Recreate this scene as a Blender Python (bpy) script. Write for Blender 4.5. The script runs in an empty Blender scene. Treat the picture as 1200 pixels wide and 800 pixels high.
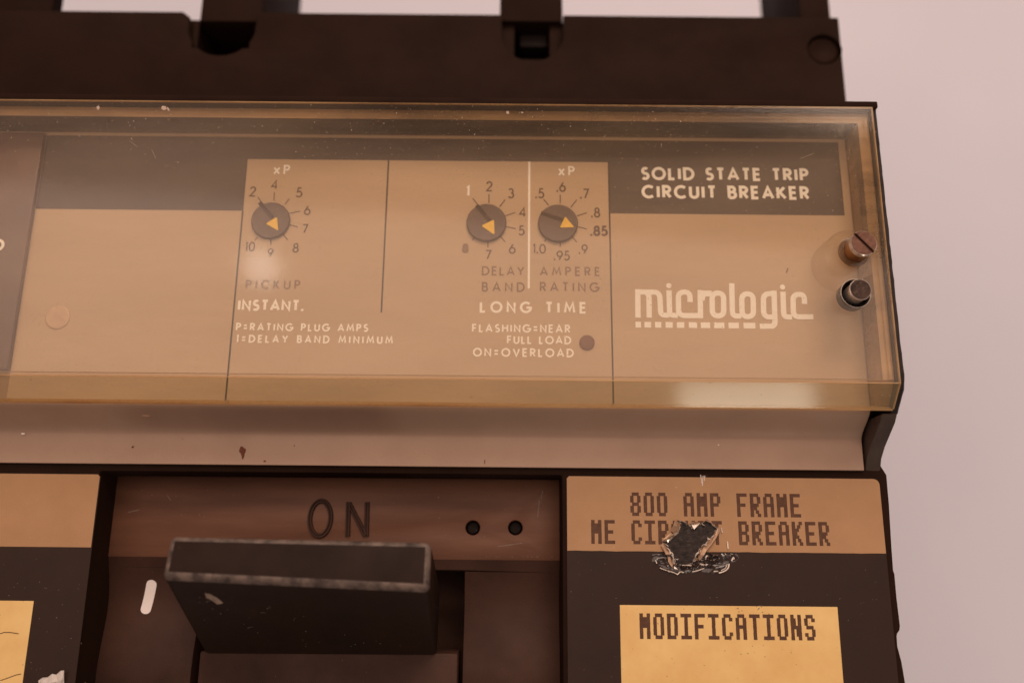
import bpy, bmesh, math, random
from mathutils import Vector, Matrix, noise as mnoise

# ------------------------------------------------------------------ scene, camera, light
scene = bpy.context.scene
S = 0.001                                   # everything below is worked out in millimetres
F_PX, TILT, ROLL, DIST = 1050.0, math.radians(14.7), math.radians(0.52), 160.0
ROT = Matrix.Rotation(TILT, 3, 'X') @ Matrix.Rotation(ROLL, 3, 'Z')
CAM = Vector((0.0, -DIST * math.sin(TILT), DIST * math.cos(TILT)))

cd = bpy.data.cameras.new('camera')
cam = bpy.data.objects.new('camera', cd)
scene.collection.objects.link(cam)
cam.matrix_world = Matrix.Translation(CAM * S) @ ROT.to_4x4()
cd.sensor_width = 36.0
cd.lens = 36.0 * F_PX / 1200.0
cd.clip_start, cd.clip_end = 0.005, 50.0
cd.dof.use_dof = True
cd.dof.focus_distance = 0.157
cd.dof.aperture_fstop = 8.0
scene.camera = cam

world = bpy.data.worlds.new('World')
scene.world = world
world.use_nodes = True
wn, wl = world.node_tree.nodes, world.node_tree.links
wn.clear()
w_out = wn.new('ShaderNodeOutputWorld')
w_bg = wn.new('ShaderNodeBackground')
w_tc = wn.new('ShaderNodeTexCoord')
w_no = wn.new('ShaderNodeTexNoise')
w_no.inputs['Scale'].default_value = 2.6
w_no.inputs['Detail'].default_value = 1.5
w_rp = wn.new('ShaderNodeValToRGB')
w_rp.color_ramp.elements[0].position = 0.38
w_rp.color_ramp.elements[0].color = (0.30, 0.20, 0.16, 1)
w_rp.color_ramp.elements[1].position = 0.62
w_rp.color_ramp.elements[1].color = (0.95, 0.70, 0.62, 1)
wl.new(w_tc.outputs['Generated'], w_no.inputs['Vector'])
wl.new(w_no.outputs['Fac'], w_rp.inputs['Fac'])
w_dot = wn.new('ShaderNodeVectorMath')
w_dot.operation = 'DOT_PRODUCT'
w_ray = ROT @ Vector(((70 - 600.0) / F_PX, -(195 - 400.0) / F_PX, -1.0))
w_dot.inputs[1].default_value = Vector((w_ray.x, w_ray.y, -w_ray.z)).normalized()
wl.new(w_tc.outputs['Generated'], w_dot.inputs[0])
w_mr = wn.new('ShaderNodeMapRange')
w_mr.interpolation_type = 'SMOOTHSTEP'
w_mr.inputs['From Min'].default_value, w_mr.inputs['From Max'].default_value = 0.972, 0.997
w_mr.inputs['To Min'].default_value, w_mr.inputs['To Max'].default_value = 0.0, 1.0
wl.new(w_dot.outputs['Value'], w_mr.inputs['Value'])
w_add = wn.new('ShaderNodeMix')
w_add.data_type = 'RGBA'
w_add.blend_type = 'ADD'
wl.new(w_mr.outputs[0], w_add.inputs['Factor'])
wl.new(w_rp.outputs['Color'], w_add.inputs[6])
w_add.inputs[7].default_value = (1.2, 0.8, 0.7, 1)
wl.new(w_add.outputs[2], w_bg.inputs['Color'])
w_bg.inputs['Strength'].default_value = 0.42
wl.new(w_bg.outputs[0], w_out.inputs[0])


def area_light(name, loc, target, sx, sy, power, col):
    d = bpy.data.lights.new(name, 'AREA')
    d.shape, d.size, d.size_y = 'RECTANGLE', sx * S, sy * S
    d.energy, d.color = power, col
    o = bpy.data.objects.new(name, d)
    scene.collection.objects.link(o)
    o.location = Vector(loc) * S
    o.rotation_euler = (Vector(target) - Vector(loc)).to_track_quat('-Z', 'Y').to_euler()
    return o


area_light('key_lamp', (120, 620, 620), (0, 0, 0), 600, 360, 5.0, (1.0, 0.76, 0.62))

scene.view_settings.view_transform = 'Standard'
scene.view_settings.look = 'None'
scene.view_settings.exposure = 0.0
scene.view_settings.gamma = 1.0
scene.render.engine = 'CYCLES'
scene.cycles.use_denoising = True
scene.cycles.transparent_max_bounces = 40
scene.cycles.max_bounces = 10
scene.cycles.sample_clamp_indirect = 6.0

# ------------------------------------------------------------------ helpers
rnd = random.Random(7)


def P(px, py, z=0.0):
    """point of the plane at height z seen at photograph pixel (px, py); millimetres"""
    d = ROT @ Vector(((px - 600.0) / F_PX, -(py - 400.0) / F_PX, -1.0))
    t = (z - CAM.z) / d.z
    return CAM + d * t


def px_of(v):
    q = ROT.transposed() @ (Vector(v) - CAM)
    return 600 + F_PX * q.x / -q.z, 400 - F_PX * q.y / -q.z


def link(name, me, mats=None, parent=None):
    o = bpy.data.objects.new(name, me)
    scene.collection.objects.link(o)
    for m in ([] if mats is None else (mats if isinstance(mats, (list, tuple)) else [mats])):
        me.materials.append(m)
    if parent is not None:
        o.parent = parent
    return o


def from_bm(name, bm, mats=None, parent=None, smooth=None):
    me = bpy.data.meshes.new(name)
    bmesh.ops.recalc_face_normals(bm, faces=bm.faces)
    bm.to_mesh(me)
    bm.free()
    if smooth:
        for p in me.polygons:
            p.use_smooth = True
        me.set_sharp_from_angle(angle=math.radians(smooth))
    return link(name, me, mats, parent)


def bm_box(bm, x0, x1, y0, y1, z0, z1):
    vs = [bm.verts.new((x, y, z)) for x in (x0, x1) for y in (y0, y1) for z in (z0, z1)]
    for f in ((0, 1, 3, 2), (4, 6, 7, 5), (0, 4, 5, 1), (2, 3, 7, 6), (0, 2, 6, 4), (1, 5, 7, 3)):
        bm.faces.new([vs[i] for i in f])
    return vs


def bm_prism_z(bm, pts, z0, z1):
    """outline (x, y) extruded from z0 to z1"""
    a = [bm.verts.new((x, y, z0)) for x, y in pts]
    b = [bm.verts.new((x, y, z1)) for x, y in pts]
    bm.faces.new(a[::-1])
    bm.faces.new(b)
    n = len(pts)
    for i in range(n):
        bm.faces.new((a[i], a[(i + 1) % n], b[(i + 1) % n], b[i]))


def bm_prism_x(bm, pts, x0, x1):
    """profile (y, z) extruded from x0 to x1"""
    a = [bm.verts.new((x0, y, z)) for y, z in pts]
    b = [bm.verts.new((x1, y, z)) for y, z in pts]
    bm.faces.new(a[::-1])
    bm.faces.new(b)
    n = len(pts)
    for i in range(n):
        bm.faces.new((a[i], a[(i + 1) % n], b[(i + 1) % n], b[i]))


def bm_lathe(bm, cx, cy, prof, n=48):
    """profile (r, z) turned about the vertical axis at cx, cy; both ends closed"""
    rings = []
    for r, z in prof:
        rings.append([bm.verts.new((cx + r * math.cos(2 * math.pi * i / n), cy + r * math.sin(2 * math.pi * i / n), z)) for i in range(n)])
    for a, b in zip(rings, rings[1:]):
        for i in range(n):
            bm.faces.new((a[i], a[(i + 1) % n], b[(i + 1) % n], b[i]))
    bm.faces.new(rings[0][::-1])
    bm.faces.new(rings[-1])


def evaluate(o):
    dg = bpy.context.evaluated_depsgraph_get()
    me = bpy.data.meshes.new_from_object(o.evaluated_get(dg), depsgraph=dg)
    old = o.data
    o.modifiers.clear()
    o.data = me
    me.name = old.name
    bpy.data.meshes.remove(old)


def cut(o, bms):
    """subtract each bmesh from the object and keep the result as plain mesh"""
    tmp = []
    for bm in bms:
        t = from_bm('cutter', bm)
        tmp.append(t)
        m = o.modifiers.new('cut', 'BOOLEAN')
        m.operation, m.solver, m.object = 'DIFFERENCE', 'EXACT', t
    bpy.context.view_layer.update()
    evaluate(o)
    for t in tmp:
        me = t.data
        bpy.data.objects.remove(t)
        bpy.data.meshes.remove(me)


def soften(o, width, seg=2, angle=35):
    m = o.modifiers.new('soft', 'BEVEL')
    m.width, m.segments, m.limit_method, m.angle_limit = width, seg, 'ANGLE', math.radians(angle)
    bpy.context.view_layer.update()
    evaluate(o)
    for p in o.data.polygons:
        p.use_smooth = True
    o.data.set_sharp_from_angle(angle=math.radians(32))


# window whose reflection lies along the bevelled lower edge of the cover
_a, _b = P(875, 446, 8.5), P(875, 475.5, 4.8)
_n = (_b - _a).cross(Vector((1, 0, 0))).normalized()
_n = -_n if _n.z < 0 else _n
_q = _a.lerp(_b, 0.56)
_d = (_q - CAM).normalized()
_d = _d - 2 * _d.dot(_n) * _n
area_light('window_lamp', _q + _d * 700, _q, 120, 82, 0.30, (1.0, 0.90, 0.70))

# broad ceiling panel: its near edge is mirrored across the upper part of the clear cover
def _mirror(px, py, z1=8.5, h=800.0):
    q = P(px, py, z1)
    d = (q - CAM).normalized()
    d.z = -d.z
    return q + d * ((h - q.z) / d.z)


_a, _b = _mirror(200, 228), _mirror(850, 285)
_u = (_b - _a).normalized()
_v = Vector((_u.y, -_u.x, 0))
_c = (_a + _b) / 2 + _v * 225 + _u * -20
cl_ = bpy.data.lights.new('ceiling_panel', 'AREA')
cl_.shape, cl_.size, cl_.size_y = 'RECTANGLE', 1.15, 0.45
cl_.energy, cl_.color = 2.5, (1.0, 0.76, 0.64)
co_ = bpy.data.objects.new('ceiling_panel', cl_)
scene.collection.objects.link(co_)
co_.location = _c * S
co_.rotation_euler = (0, 0, math.atan2(_u.y, _u.x))

# small bulb whose soft image shows in the clear cover
_q = P(306, 312, 8.5)
_d = (_q - CAM).normalized()
_d.z = -_d.z
bl_ = bpy.data.lights.new('bulb', 'POINT')
bl_.shadow_soft_size = 0.016
bl_.energy, bl_.color = 0.06, (1.0, 0.93, 0.88)
bo_ = bpy.data.objects.new('bulb', bl_)
scene.collection.objects.link(bo_)
bo_.location = (_q + _d * 800) * S

# ------------------------------------------------------------------ materials
def new_mat(name):
    m = bpy.data.materials.new(name)
    m.use_nodes = True
    m.node_tree.nodes.clear()
    return m, m.node_tree.nodes, m.node_tree.links


def tex_noise(n, l, scale, detail=4, rough=0.55, stretch=None):
    tc = n.new('ShaderNodeTexCoord')
    mp = n.new('ShaderNodeMapping')
    if stretch:
        mp.inputs['Scale'].default_value = stretch
    no = n.new('ShaderNodeTexNoise')
    no.inputs['Scale'].default_value = scale
    no.inputs['Detail'].default_value = detail
    no.inputs['Roughness'].default_value = rough
    l.new(tc.outputs['Object'], mp.inputs['Vector'])
    l.new(mp.outputs['Vector'], no.inputs['Vector'])
    return no


def ramp(n, l, src, p0, p1, c0=(0, 0, 0, 1), c1=(1, 1, 1, 1)):
    r = n.new('ShaderNodeValToRGB')
    r.color_ramp.elements[0].position, r.color_ramp.elements[0].color = p0, c0
    r.color_ramp.elements[1].position, r.color_ramp.elements[1].color = p1, c1
    l.new(src, r.inputs['Fac'])
    return r


def mix_rgb(n, l, fac, a, b):
    m = n.new('ShaderNodeMix')
    m.data_type = 'RGBA'
    for s, v in ((m.inputs['Factor'], fac), (m.inputs[6], a), (m.inputs[7], b)):
        if hasattr(v, 'links'):
            l.new(v, s)
        else:
            s.default_value = v if not isinstance(v, tuple) or len(v) == 4 else (*v, 1)
    return m.outputs[2]


def surface(name, col, col2=None, rough=0.5, rough2=None, scale=150, metal=0.0, bump=0.0, bump_scale=900,
            speck=None, speck_scale=2500, speck_at=0.70, stretch=None, spec=0.5, coat=0.0, hard=0.2):
    """mottled procedural paint, plastic, paper or metal: two noise-mixed tones, uneven gloss, dust specks, fine relief"""
    m, n, l = new_mat(name)
    out = n.new('ShaderNodeOutputMaterial')
    b = n.new('ShaderNodeBsdfPrincipled')
    l.new(b.outputs[0], out.inputs[0])
    b.inputs['Metallic'].default_value = metal
    b.inputs['Specular IOR Level'].default_value = spec
    b.inputs['Coat Weight'].default_value = coat
    no = tex_noise(n, l, scale, 5, 0.6, stretch)
    c = mix_rgb(n, l, ramp(n, l, no.outputs['Fac'], 0.5 - hard, 0.5 + hard).outputs['Color'], col, col2 or tuple(v * 0.8 for v in col))
    if speck:
        sp = tex_noise(n, l, speck_scale, 2, 0.5)
        f = ramp(n, l, sp.outputs['Fac'], speck_at, speck_at + 0.05)
        c = mix_rgb(n, l, f.outputs['Color'], c, speck)
    l.new(c, b.inputs['Base Color'])
    rr = ramp(n, l, no.outputs['Fac'], 0.3, 0.7, (rough,) * 3 + (1,), (rough2 or rough,) * 3 + (1,))
    l.new(rr.outputs['Color'], b.inputs['Roughness'])
    if bump:
        bn = tex_noise(n, l, bump_scale, 3, 0.6, stretch)
        bp = n.new('ShaderNodeBump')
        bp.inputs['Strength'].default_value = bump
        bp.inputs['Distance'].default_value = 0.0002
        l.new(bn.outputs['Fac'], bp.inputs['Height'])
        l.new(bp.outputs[0], b.inputs['Normal'])
    return m


def acrylic(name, tint, haze_col, haze, dust=True):
    """clear sheet surface: tinted see-through, a little dusty haze, fresnel gloss"""
    m, n, l = new_mat(name)
    out = n.new('ShaderNodeOutputMaterial')
    tr = n.new('ShaderNodeBsdfTransparent')
    tr.inputs[0].default_value = (*tint, 1)
    df = n.new('ShaderNodeBsdfDiffuse')
    df.inputs[0].default_value = (*haze_col, 1)
    gl = n.new('ShaderNodeBsdfGlossy')
    gl.inputs['Roughness'].default_value = 0.085
    lw = n.new('ShaderNodeLayerWeight')
    lw.inputs['Blend'].default_value = 0.5
    pw = n.new('ShaderNodeMath')
    pw.operation = 'POWER'
    pw.inputs[1].default_value = 5.0
    l.new(lw.outputs['Facing'], pw.inputs[0])
    fr = n.new('ShaderNodeMath')
    fr.operation = 'MULTIPLY_ADD'
    fr.inputs[1].default_value, fr.inputs[2].default_value = 0.96, 0.035
    l.new(pw.outputs[0], fr.inputs[0])
    m1 = n.new('ShaderNodeMixShader')
    m2 = n.new('ShaderNodeMixShader')
    no = tex_noise(n, l, 48, 6, 0.66, (0.4, 1.5, 1))
    hz = ramp(n, l, no.outputs['Fac'], 0.32, 0.72, (haze * 0.25,) * 3 + (1,), (haze * 2.0,) * 3 + (1,))
    fac = hz.outputs['Color']
    if dust:
        sp = tex_noise(n, l, 2600, 2, 0.5)
        f = ramp(n, l, sp.outputs['Fac'], 0.70, 0.745, (0, 0, 0, 1), (0.55,) * 3 + (1,))
        ad = n.new('ShaderNodeMath')
        ad.operation = 'ADD'
        ad.use_clamp = True
        l.new(fac, ad.inputs[0])
        l.new(f.outputs['Color'], ad.inputs[1])
        fac = ad.outputs[0]
    l.new(fac, m1.inputs[0])
    l.new(tr.outputs[0], m1.inputs[1])
    l.new(df.outputs[0], m1.inputs[2])
    l.new(fr.outputs[0], m2.inputs[0])
    l.new(m1.outputs[0], m2.inputs[1])
    l.new(gl.outputs[0], m2.inputs[2])
    l.new(m2.outputs[0], out.inputs[0])
    return m


M_table = surface('white_tabletop', (0.69, 0.69, 0.775), (0.65, 0.655, 0.74), 0.6, scale=14, bump=0.05)
M_black = surface('brown_black_plastic', (0.024, 0.0112, 0.0070), (0.018, 0.0085, 0.0055), 0.65, 0.75, scale=90, bump=0.10,
                  bump_scale=2600, speck=(0.10, 0.06, 0.045), speck_at=0.765, spec=0.06)
M_brown = surface('worn_brown_plastic', (0.195, 0.088, 0.050), (0.105, 0.047, 0.028), 0.45, 0.6, scale=75, bump=0.14,
                  bump_scale=2600, speck=(0.22, 0.14, 0.10), speck_at=0.765, stretch=(0.3, 1.9, 1), spec=0.25)
M_shoulder = surface('lit_grey_rim_plastic', (0.085, 0.060, 0.046), (0.045, 0.029, 0.023), 0.5, 0.65, scale=170, bump=0.3, bump_scale=900, spec=0.3)  # rim plastic lightened to grey; lit look of the slope painted in
M_block = surface('brown_end_block', (0.15, 0.080, 0.062), (0.12, 0.064, 0.050), 0.35, scale=160)
M_side = surface('chipped_side_plastic', (0.026, 0.017, 0.015), (0.012, 0.008, 0.008), 0.5, 0.7, spec=0.25, scale=260, bump=0.6, bump_scale=500)
M_brown_shaded = surface('brown_plastic_with_drum_shade', (0.072, 0.035, 0.023), (0.042, 0.020, 0.014), 0.5, 0.6, scale=75, bump=0.14,
                 bump_scale=2600, speck=(0.2, 0.13, 0.10), speck_at=0.765, spec=0.15)  # darker copy of the recess plastic; the drum's shade put into its colour
M_dust = surface('pale_dust', (0.58, 0.46, 0.36), (0.42, 0.31, 0.23), 0.7, scale=1500)
M_plate = surface('bare_aluminium', (0.42, 0.285, 0.205), (0.37, 0.25, 0.18), 0.5, 0.58, scale=70, metal=0.12, bump=0.12,
                  bump_scale=1800, speck=(0.2, 0.14, 0.1), speck_at=0.76)
M_tan = surface('tan_printed_enamel', (0.56, 0.395, 0.262), (0.48, 0.335, 0.22), 0.5, scale=60, speck=(0.40, 0.27, 0.17), speck_at=0.75,
                stretch=(0.4, 1.6, 1))
M_tan_screw = surface('painted_screw_head', (0.63, 0.425, 0.285), (0.50, 0.33, 0.22), 0.5, scale=300)
M_dark = surface('dark_brown_enamel', (0.085, 0.050, 0.036), (0.065, 0.038, 0.028), 0.42, scale=160, stretch=(0.4, 2, 1))
M_white = surface('cream_white_ink', (0.97, 0.93, 0.89), (0.93, 0.88, 0.83), 0.6, scale=900)
M_ink = surface('dark_brown_ink', (0.11, 0.060, 0.040), (0.145, 0.083, 0.055), 0.6, scale=700)
M_fade = surface('faded_brown_ink', (0.215, 0.125, 0.080), (0.27, 0.165, 0.108), 0.6, scale=700)
M_line = surface('black_line_ink', (0.07, 0.042, 0.032), None, 0.6, scale=700)
M_dial = surface('dark_translucent_dial', (0.135, 0.078, 0.060), (0.10, 0.056, 0.045), 0.33, scale=220)
M_slot = surface('black_dial_groove', (0.016, 0.010, 0.008), None, 0.6, spec=0.1)
M_groove = surface('dark_dial_groove', (0.080, 0.047, 0.037), None, 0.5, spec=0.2)
M_yellow = surface('yellow_pointer_paint', (0.95, 0.60, 0.07), (0.86, 0.52, 0.06), 0.55, scale=700)
M_led = surface('brown_lamp_lens', (0.23, 0.115, 0.080), (0.19, 0.095, 0.068), 0.6, spec=0.2, scale=400)
M_paper = surface('tan_paper_label', (0.44, 0.25, 0.118), (0.39, 0.215, 0.098), 0.55, scale=130, bump=0.10, bump_scale=3000,
                  speck=(0.72, 0.48, 0.28), speck_at=0.74)
M_paper_dark = surface('black_label_film', (0.036, 0.019, 0.013), (0.029, 0.0155, 0.011), 0.5, scale=160, bump=0.06, bump_scale=3000,
                       speck=(0.22, 0.16, 0.12), speck_at=0.775, spec=0.2)
M_yellow_paper = surface('yellowed_label_field', (0.86, 0.60, 0.24), (0.76, 0.48, 0.17), 0.55, scale=120, bump=0.06, bump_scale=3000,
                         speck=(0.55, 0.33, 0.13), speck_at=0.73)
M_print = surface('brown_dot_matrix_ink', (0.085, 0.040, 0.024), (0.13, 0.064, 0.038), 0.6, spec=0.2, scale=1600)
M_handle = surface('black_handle_plastic', (0.026, 0.0135, 0.0085), (0.018, 0.0095, 0.0065), 0.45, 0.6, spec=0.12, scale=120, bump=0.12, bump_scale=2600,
                   speck=(0.12, 0.10, 0.09), speck_at=0.77)
M_worn = surface('scuffed_handle_edge', (0.17, 0.122, 0.098), (0.034, 0.021, 0.016), 0.55, 0.7, scale=520, hard=0.16, bump=0.8, bump_scale=900)
M_scuff = surface('pale_scuff', (0.30, 0.24, 0.20), (0.18, 0.13, 0.11), 0.6, scale=1500)
M_brass = surface('tarnished_brass', (0.42, 0.22, 0.09), (0.26, 0.12, 0.055), 0.28, 0.45, scale=500, metal=1.0, bump=0.3, bump_scale=1500)
M_brass_top = surface('reddish_worn_screw_face', (0.20, 0.095, 0.060), (0.10, 0.046, 0.030), 0.42, 0.6, scale=900, metal=0.6, bump=0.5, bump_scale=1500)
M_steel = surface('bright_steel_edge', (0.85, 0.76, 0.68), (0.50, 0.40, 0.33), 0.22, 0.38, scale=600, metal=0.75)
M_pin_top = surface('dark_worn_pin_face', (0.085, 0.048, 0.033), (0.018, 0.011, 0.009), 0.4, 0.6, scale=900, metal=0.3, spec=0.25, bump=0.6, bump_scale=1800)
M_foil = surface('crumpled_foil', (0.62, 0.42, 0.27), (0.30, 0.17, 0.10), 0.25, 0.4, scale=700, metal=0.35)
M_shard = surface('silver_foil', (0.95, 0.88, 0.80), (0.80, 0.68, 0.58), 0.18, 0.3, scale=900, metal=0.6)
M_glint = surface('foil_edge_and_glint', (0.95, 0.86, 0.76), (0.70, 0.58, 0.47), 0.25, 0.4, scale=1500, metal=0.25)
M_film = surface('crinkled_black_film', (0.034, 0.019, 0.014), (0.028, 0.015, 0.011), 0.16, 0.22, scale=300, spec=0.8)
M_torn_deep = surface('exposed_dark_backing', (0.040, 0.025, 0.019), (0.010, 0.007, 0.006), 0.4, 0.7, scale=900, bump=1.0, bump_scale=1300, spec=0.3)
M_rust = surface('rust', (0.17, 0.045, 0.02), (0.09, 0.025, 0.015), 0.8, scale=1500)
M_mark = surface('white_paint', (0.90, 0.82, 0.78), (0.85, 0.76, 0.72), 0.5, scale=500)
M_torn = surface('torn_white_paper', (0.80, 0.74, 0.68), (0.62, 0.54, 0.48), 0.6, scale=900)
M_clear = acrylic('yellowed_clear_acrylic', (0.985, 0.962, 0.905), (0.60, 0.45, 0.29), 0.042)
M_clear_wall = acrylic('yellowed_acrylic_wall', (0.94, 0.86, 0.74), (0.60, 0.38, 0.20), 0.06, False)
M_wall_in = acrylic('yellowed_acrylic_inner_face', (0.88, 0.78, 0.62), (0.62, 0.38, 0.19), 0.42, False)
M_wall_lit = acrylic('yellowed_acrylic_lit_side', (0.90, 0.80, 0.66), (0.66, 0.42, 0.23), 0.42, False)  # inner side face lightened by haze; its lit look painted in
M_boss = acrylic('cloudy_acrylic_boss', (0.985, 0.965, 0.93), (0.60, 0.45, 0.30), 0.05, False)
M_shadow_ring = acrylic('brown_shadow_ring', (0.62, 0.52, 0.42), (0.22, 0.14, 0.09), 0.25, False)  # brown tint standing for shadow round the screw
M_chamfer = acrylic('yellowed_bevel_reflection', (0.93, 0.90, 0.80), (0.42, 0.34, 0.19), 0.20)  # olive reflection of the bevel put into tint and haze
M_amber = acrylic('amber_acrylic_edge_and_glint', (0.80, 0.62, 0.36), (0.85, 0.58, 0.28), 0.30, False)

# ------------------------------------------------------------------ the table
bm = bmesh.new()
bm_box(bm, -900, 900, -900, 900, -120, -95)
table = from_bm('tabletop', bm, M_table)
table['kind'] = 'structure'
table['label'] = 'plain pinkish white tabletop under the breaker'

# ------------------------------------------------------------------ the breaker
root = bpy.data.objects.new('circuit_breaker', None)
scene.collection.objects.link(root)
root.location = (0, 0, -0.095)
root['label'] = 'old dark brown circuit breaker with yellowed clear cover over its dials and a black handle'
root['category'] = 'circuit breaker'


def part(name, bm, mats, parent=root, smooth=None, label=None):
    o = from_bm(name, bm, mats, parent, smooth)
    if label:
        o['label'] = label
    return o


# main levels (mm)
Z_COVER, Z_IN = 8.5, 6.2
Z_LABEL = -6.0
Z_FLOOR = -13.5
X_LEFT = -150.0
X_RIM = 0.5 * (P(1032, 122, 7.5).x + P(1058, 450, 7.5).x)
X_PLATE = 0.5 * (P(993, 163, 0).x + P(1016, 483, -0.5).x)
X_COVER = 0.5 * (P(1026, 124, Z_COVER).x + P(1051, 450, Z_COVER).x)
Y_COVER_TOP = P(600, 122.5, Z_COVER).y
Y_BEND = P(600, 445, Z_COVER).y
Z_LIP = 4.8
Y_LIP = P(600, 475.5, Z_LIP).y
Y_PLATE_TOP = P(600, 159.5, 0).y
Y_PLATE_A = P(600, 481, -0.3).y
Y_PLATE_B = P(600, 509, -5.3).y
Y_PLATE_END = P(600, 547, -5.3).y
Y_FACE_TOP = P(600, 556, Z_LABEL).y
Y_END = P(600, 930, Z_LABEL).y
X_REC_R = P(659, 650, Z_LABEL).x
X_REC_L = P(105, 645, Z_LABEL).x

# --- housing: one moulded body under everything, with the handle recess cut into it
bm = bmesh.new()
edge = [(1040, 556), (1043, 590), (1046, 640), (1048, 668), (1049.5, 672), (1052, 700), (1056, 733), (1055.5, 738), (1052, 743),
        (1053, 757), (1058, 776), (1062, 800), (1072, 860)]
pts = [(X_LEFT, Y_COVER_TOP - 4)] + [(X_RIM - 2.0, Y_COVER_TOP - 4), (X_RIM - 2.0, Y_FACE_TOP + 6)]
pts += [(P(x, y, Z_LABEL).x, P(x, y, Z_LABEL).y) for x, y in edge] + [(P(1072, 860, Z_LABEL).x, Y_END), (X_LEFT, Y_END)]
bm_prism_z(bm, pts, -95, Z_LABEL - 0.15)
housing = part('housing', bm, M_black)
c1 = bmesh.new()
bm_box(c1, X_REC_L, X_REC_R, Y_END - 10, Y_FACE_TOP, -40, 20)
cut(housing, [c1])
soften(housing, 0.35)

# raised body under the face plate and the moulded side rim with its stepped profile
bm = bmesh.new()
bm_prism_x(bm, [(Y_COVER_TOP - 2.2, -30), (Y_COVER_TOP - 2.2, -1.4), (Y_PLATE_A + 0.5, -1.4), (Y_PLATE_B + 1, -6.4),
                (Y_PLATE_B + 1, -30)], X_LEFT, X_RIM - 2.3)
part('plate_bed', bm, M_black)
bm = bmesh.new()
bm_box(bm, X_PLATE + 0.18, X_COVER - 0.1, Y_PLATE_A + 1.2, Y_COVER_TOP - 4, -1.38, -0.9)
part('base_strip', bm, M_plate)
bm = bmesh.new()
yb = lambda y, z: P(1048, y, z).y
prof = [(Y_COVER_TOP + 0.8, -25), (Y_COVER_TOP + 0.8, 7.2), (yb(440, 7.5), 7.4), (yb(455, 7.0), 7.0), (yb(484, 3.4), 3.4)]
prof += [(yb(484, 3.4), -25)]
# jagged outer flank, broken here and there
n = 64
rows = []
ys = [prof[1][0] + (prof[4][0] - prof[1][0]) * i / n for i in range(n + 1)]


def rim_z(y):
    pr = prof[1:5]
    for (ya, za), (yc, zc) in zip(pr, pr[1:]):
        if yc <= y <= ya:
            return za + (zc - za) * (ya - y) / max(1e-6, ya - yc)
    return pr[-1][1]


for i, y in enumerate(ys):
    j = 0.12 * mnoise.noise((y * 0.23, 3.1, 0)) + 0.06 * mnoise.noise((y * 1.1, 9.1, 0))
    xo = X_RIM + j
    zt = rim_z(y) - 0.15 + 0.15 * mnoise.noise((y * 0.6, 1.7, 4))
    rows.append([bm.verts.new(v) for v in ((X_COVER + 0.12, y, -25), (X_COVER + 0.12, y, zt), (xo - 0.3, y, zt), (xo, y, zt - 0.35), (xo, y, -25))])
for a, b in zip(rows, rows[1:]):
    for k in range(4):
        bm.faces.new((a[k], a[k + 1], b[k + 1], b[k]))
bm.faces.new(rows[0])
bm.faces.new(rows[-1][::-1])
part('side_rim', bm, M_side)
# lower stretch of the rim, stepping down beside the bare metal strip
bm = bmesh.new()
pr = [(yb(484.2, 3.4), 3.3), (yb(495, 2.3), 2.0), (yb(524, -3.2), -3.2), (yb(538, -5.2), -5.2), (Y_FACE_TOP + 1.0, -6.3)]
bm_prism_x(bm, [(pr[0][0], -25)] + pr + [(pr[-1][0], -25)], X_PLATE + 0.55, X_RIM - 0.1)
o = part('side_shoulder', bm, M_shoulder)
soften(o, 0.3)

# ledge along the top of the cover
bm = bmesh.new()
bm_box(bm, X_LEFT, X_RIM - 0.1, Y_COVER_TOP + 0.25, Y_COVER_TOP + 1.6, -25, 8.1)
o = part('top_ledge', bm, M_black)
soften(o, 0.3)

# --- terminal end: long bar above the cover, with two rounded lug notches
Z_BAR = -14.0
y1, y0 = P(600, 17.5, Z_BAR).y, Y_COVER_TOP + 1.8
xb = P(987, 70, Z_BAR).x
bm = bmesh.new()
bm_box(bm, X_LEFT, xb, y0 - 2, y1, -95, Z_BAR)
bar = part('terminal_bar', bm, M_black)
cuts = []


def notch(x0, x1, yb_, z0, chamfer=0):
    a, b = P(x0, 30, Z_BAR).x, P(x1, 30, Z_BAR).x
    r = (b - a) / 2
    yc = P(600, yb_, Z_BAR).y + r
    cm = bmesh.new()
    pts = [(a, y1 + 5), (a, max(yc, y1 - 0.5))] if yc > y1 - 0.5 else [(a, y1 + 5), (a, yc)]
    pts = [(a - chamfer, y1 + 5), (a - chamfer, y1 + 0.01), (a, y1 - 1.2)]
    pts += [((a + b) / 2 + r * math.cos(t), yc + r * 0.95 * math.sin(t)) for t in [math.pi + math.pi * i / 20 for i in range(1, 20)] if yc + r * 0.95 * math.sin(t) < y1 - 1.3]
    pts += [(b, y1 - 1.2), (b, y1 + 5)]
    bm_prism_z(cm, pts, z0, 10)
    return cm


cut(bar, [notch(221, 300, 70, -17, 1.6), notch(588, 660, 73, -17)])
cs = []
for xa, xb_, yb_ in ((234, 296, 66), (603, 644, 70)):
    cm = bmesh.new()
    a, b = P(xa, 27, -17), P(xb_, yb_, -17)
    bm_box(cm, a.x, b.x, b.y, a.y, -36, -10)
    cs.append(cm)
cut(bar, cs)
cm = bmesh.new()
c = P(966, 58, Z_BAR)
bm_lathe(cm, c.x, c.y, [(3.6, Z_BAR - 4), (3.6, Z_BAR + 4)], 40)
cut(bar, [cm])
soften(bar, 0.35)
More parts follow.
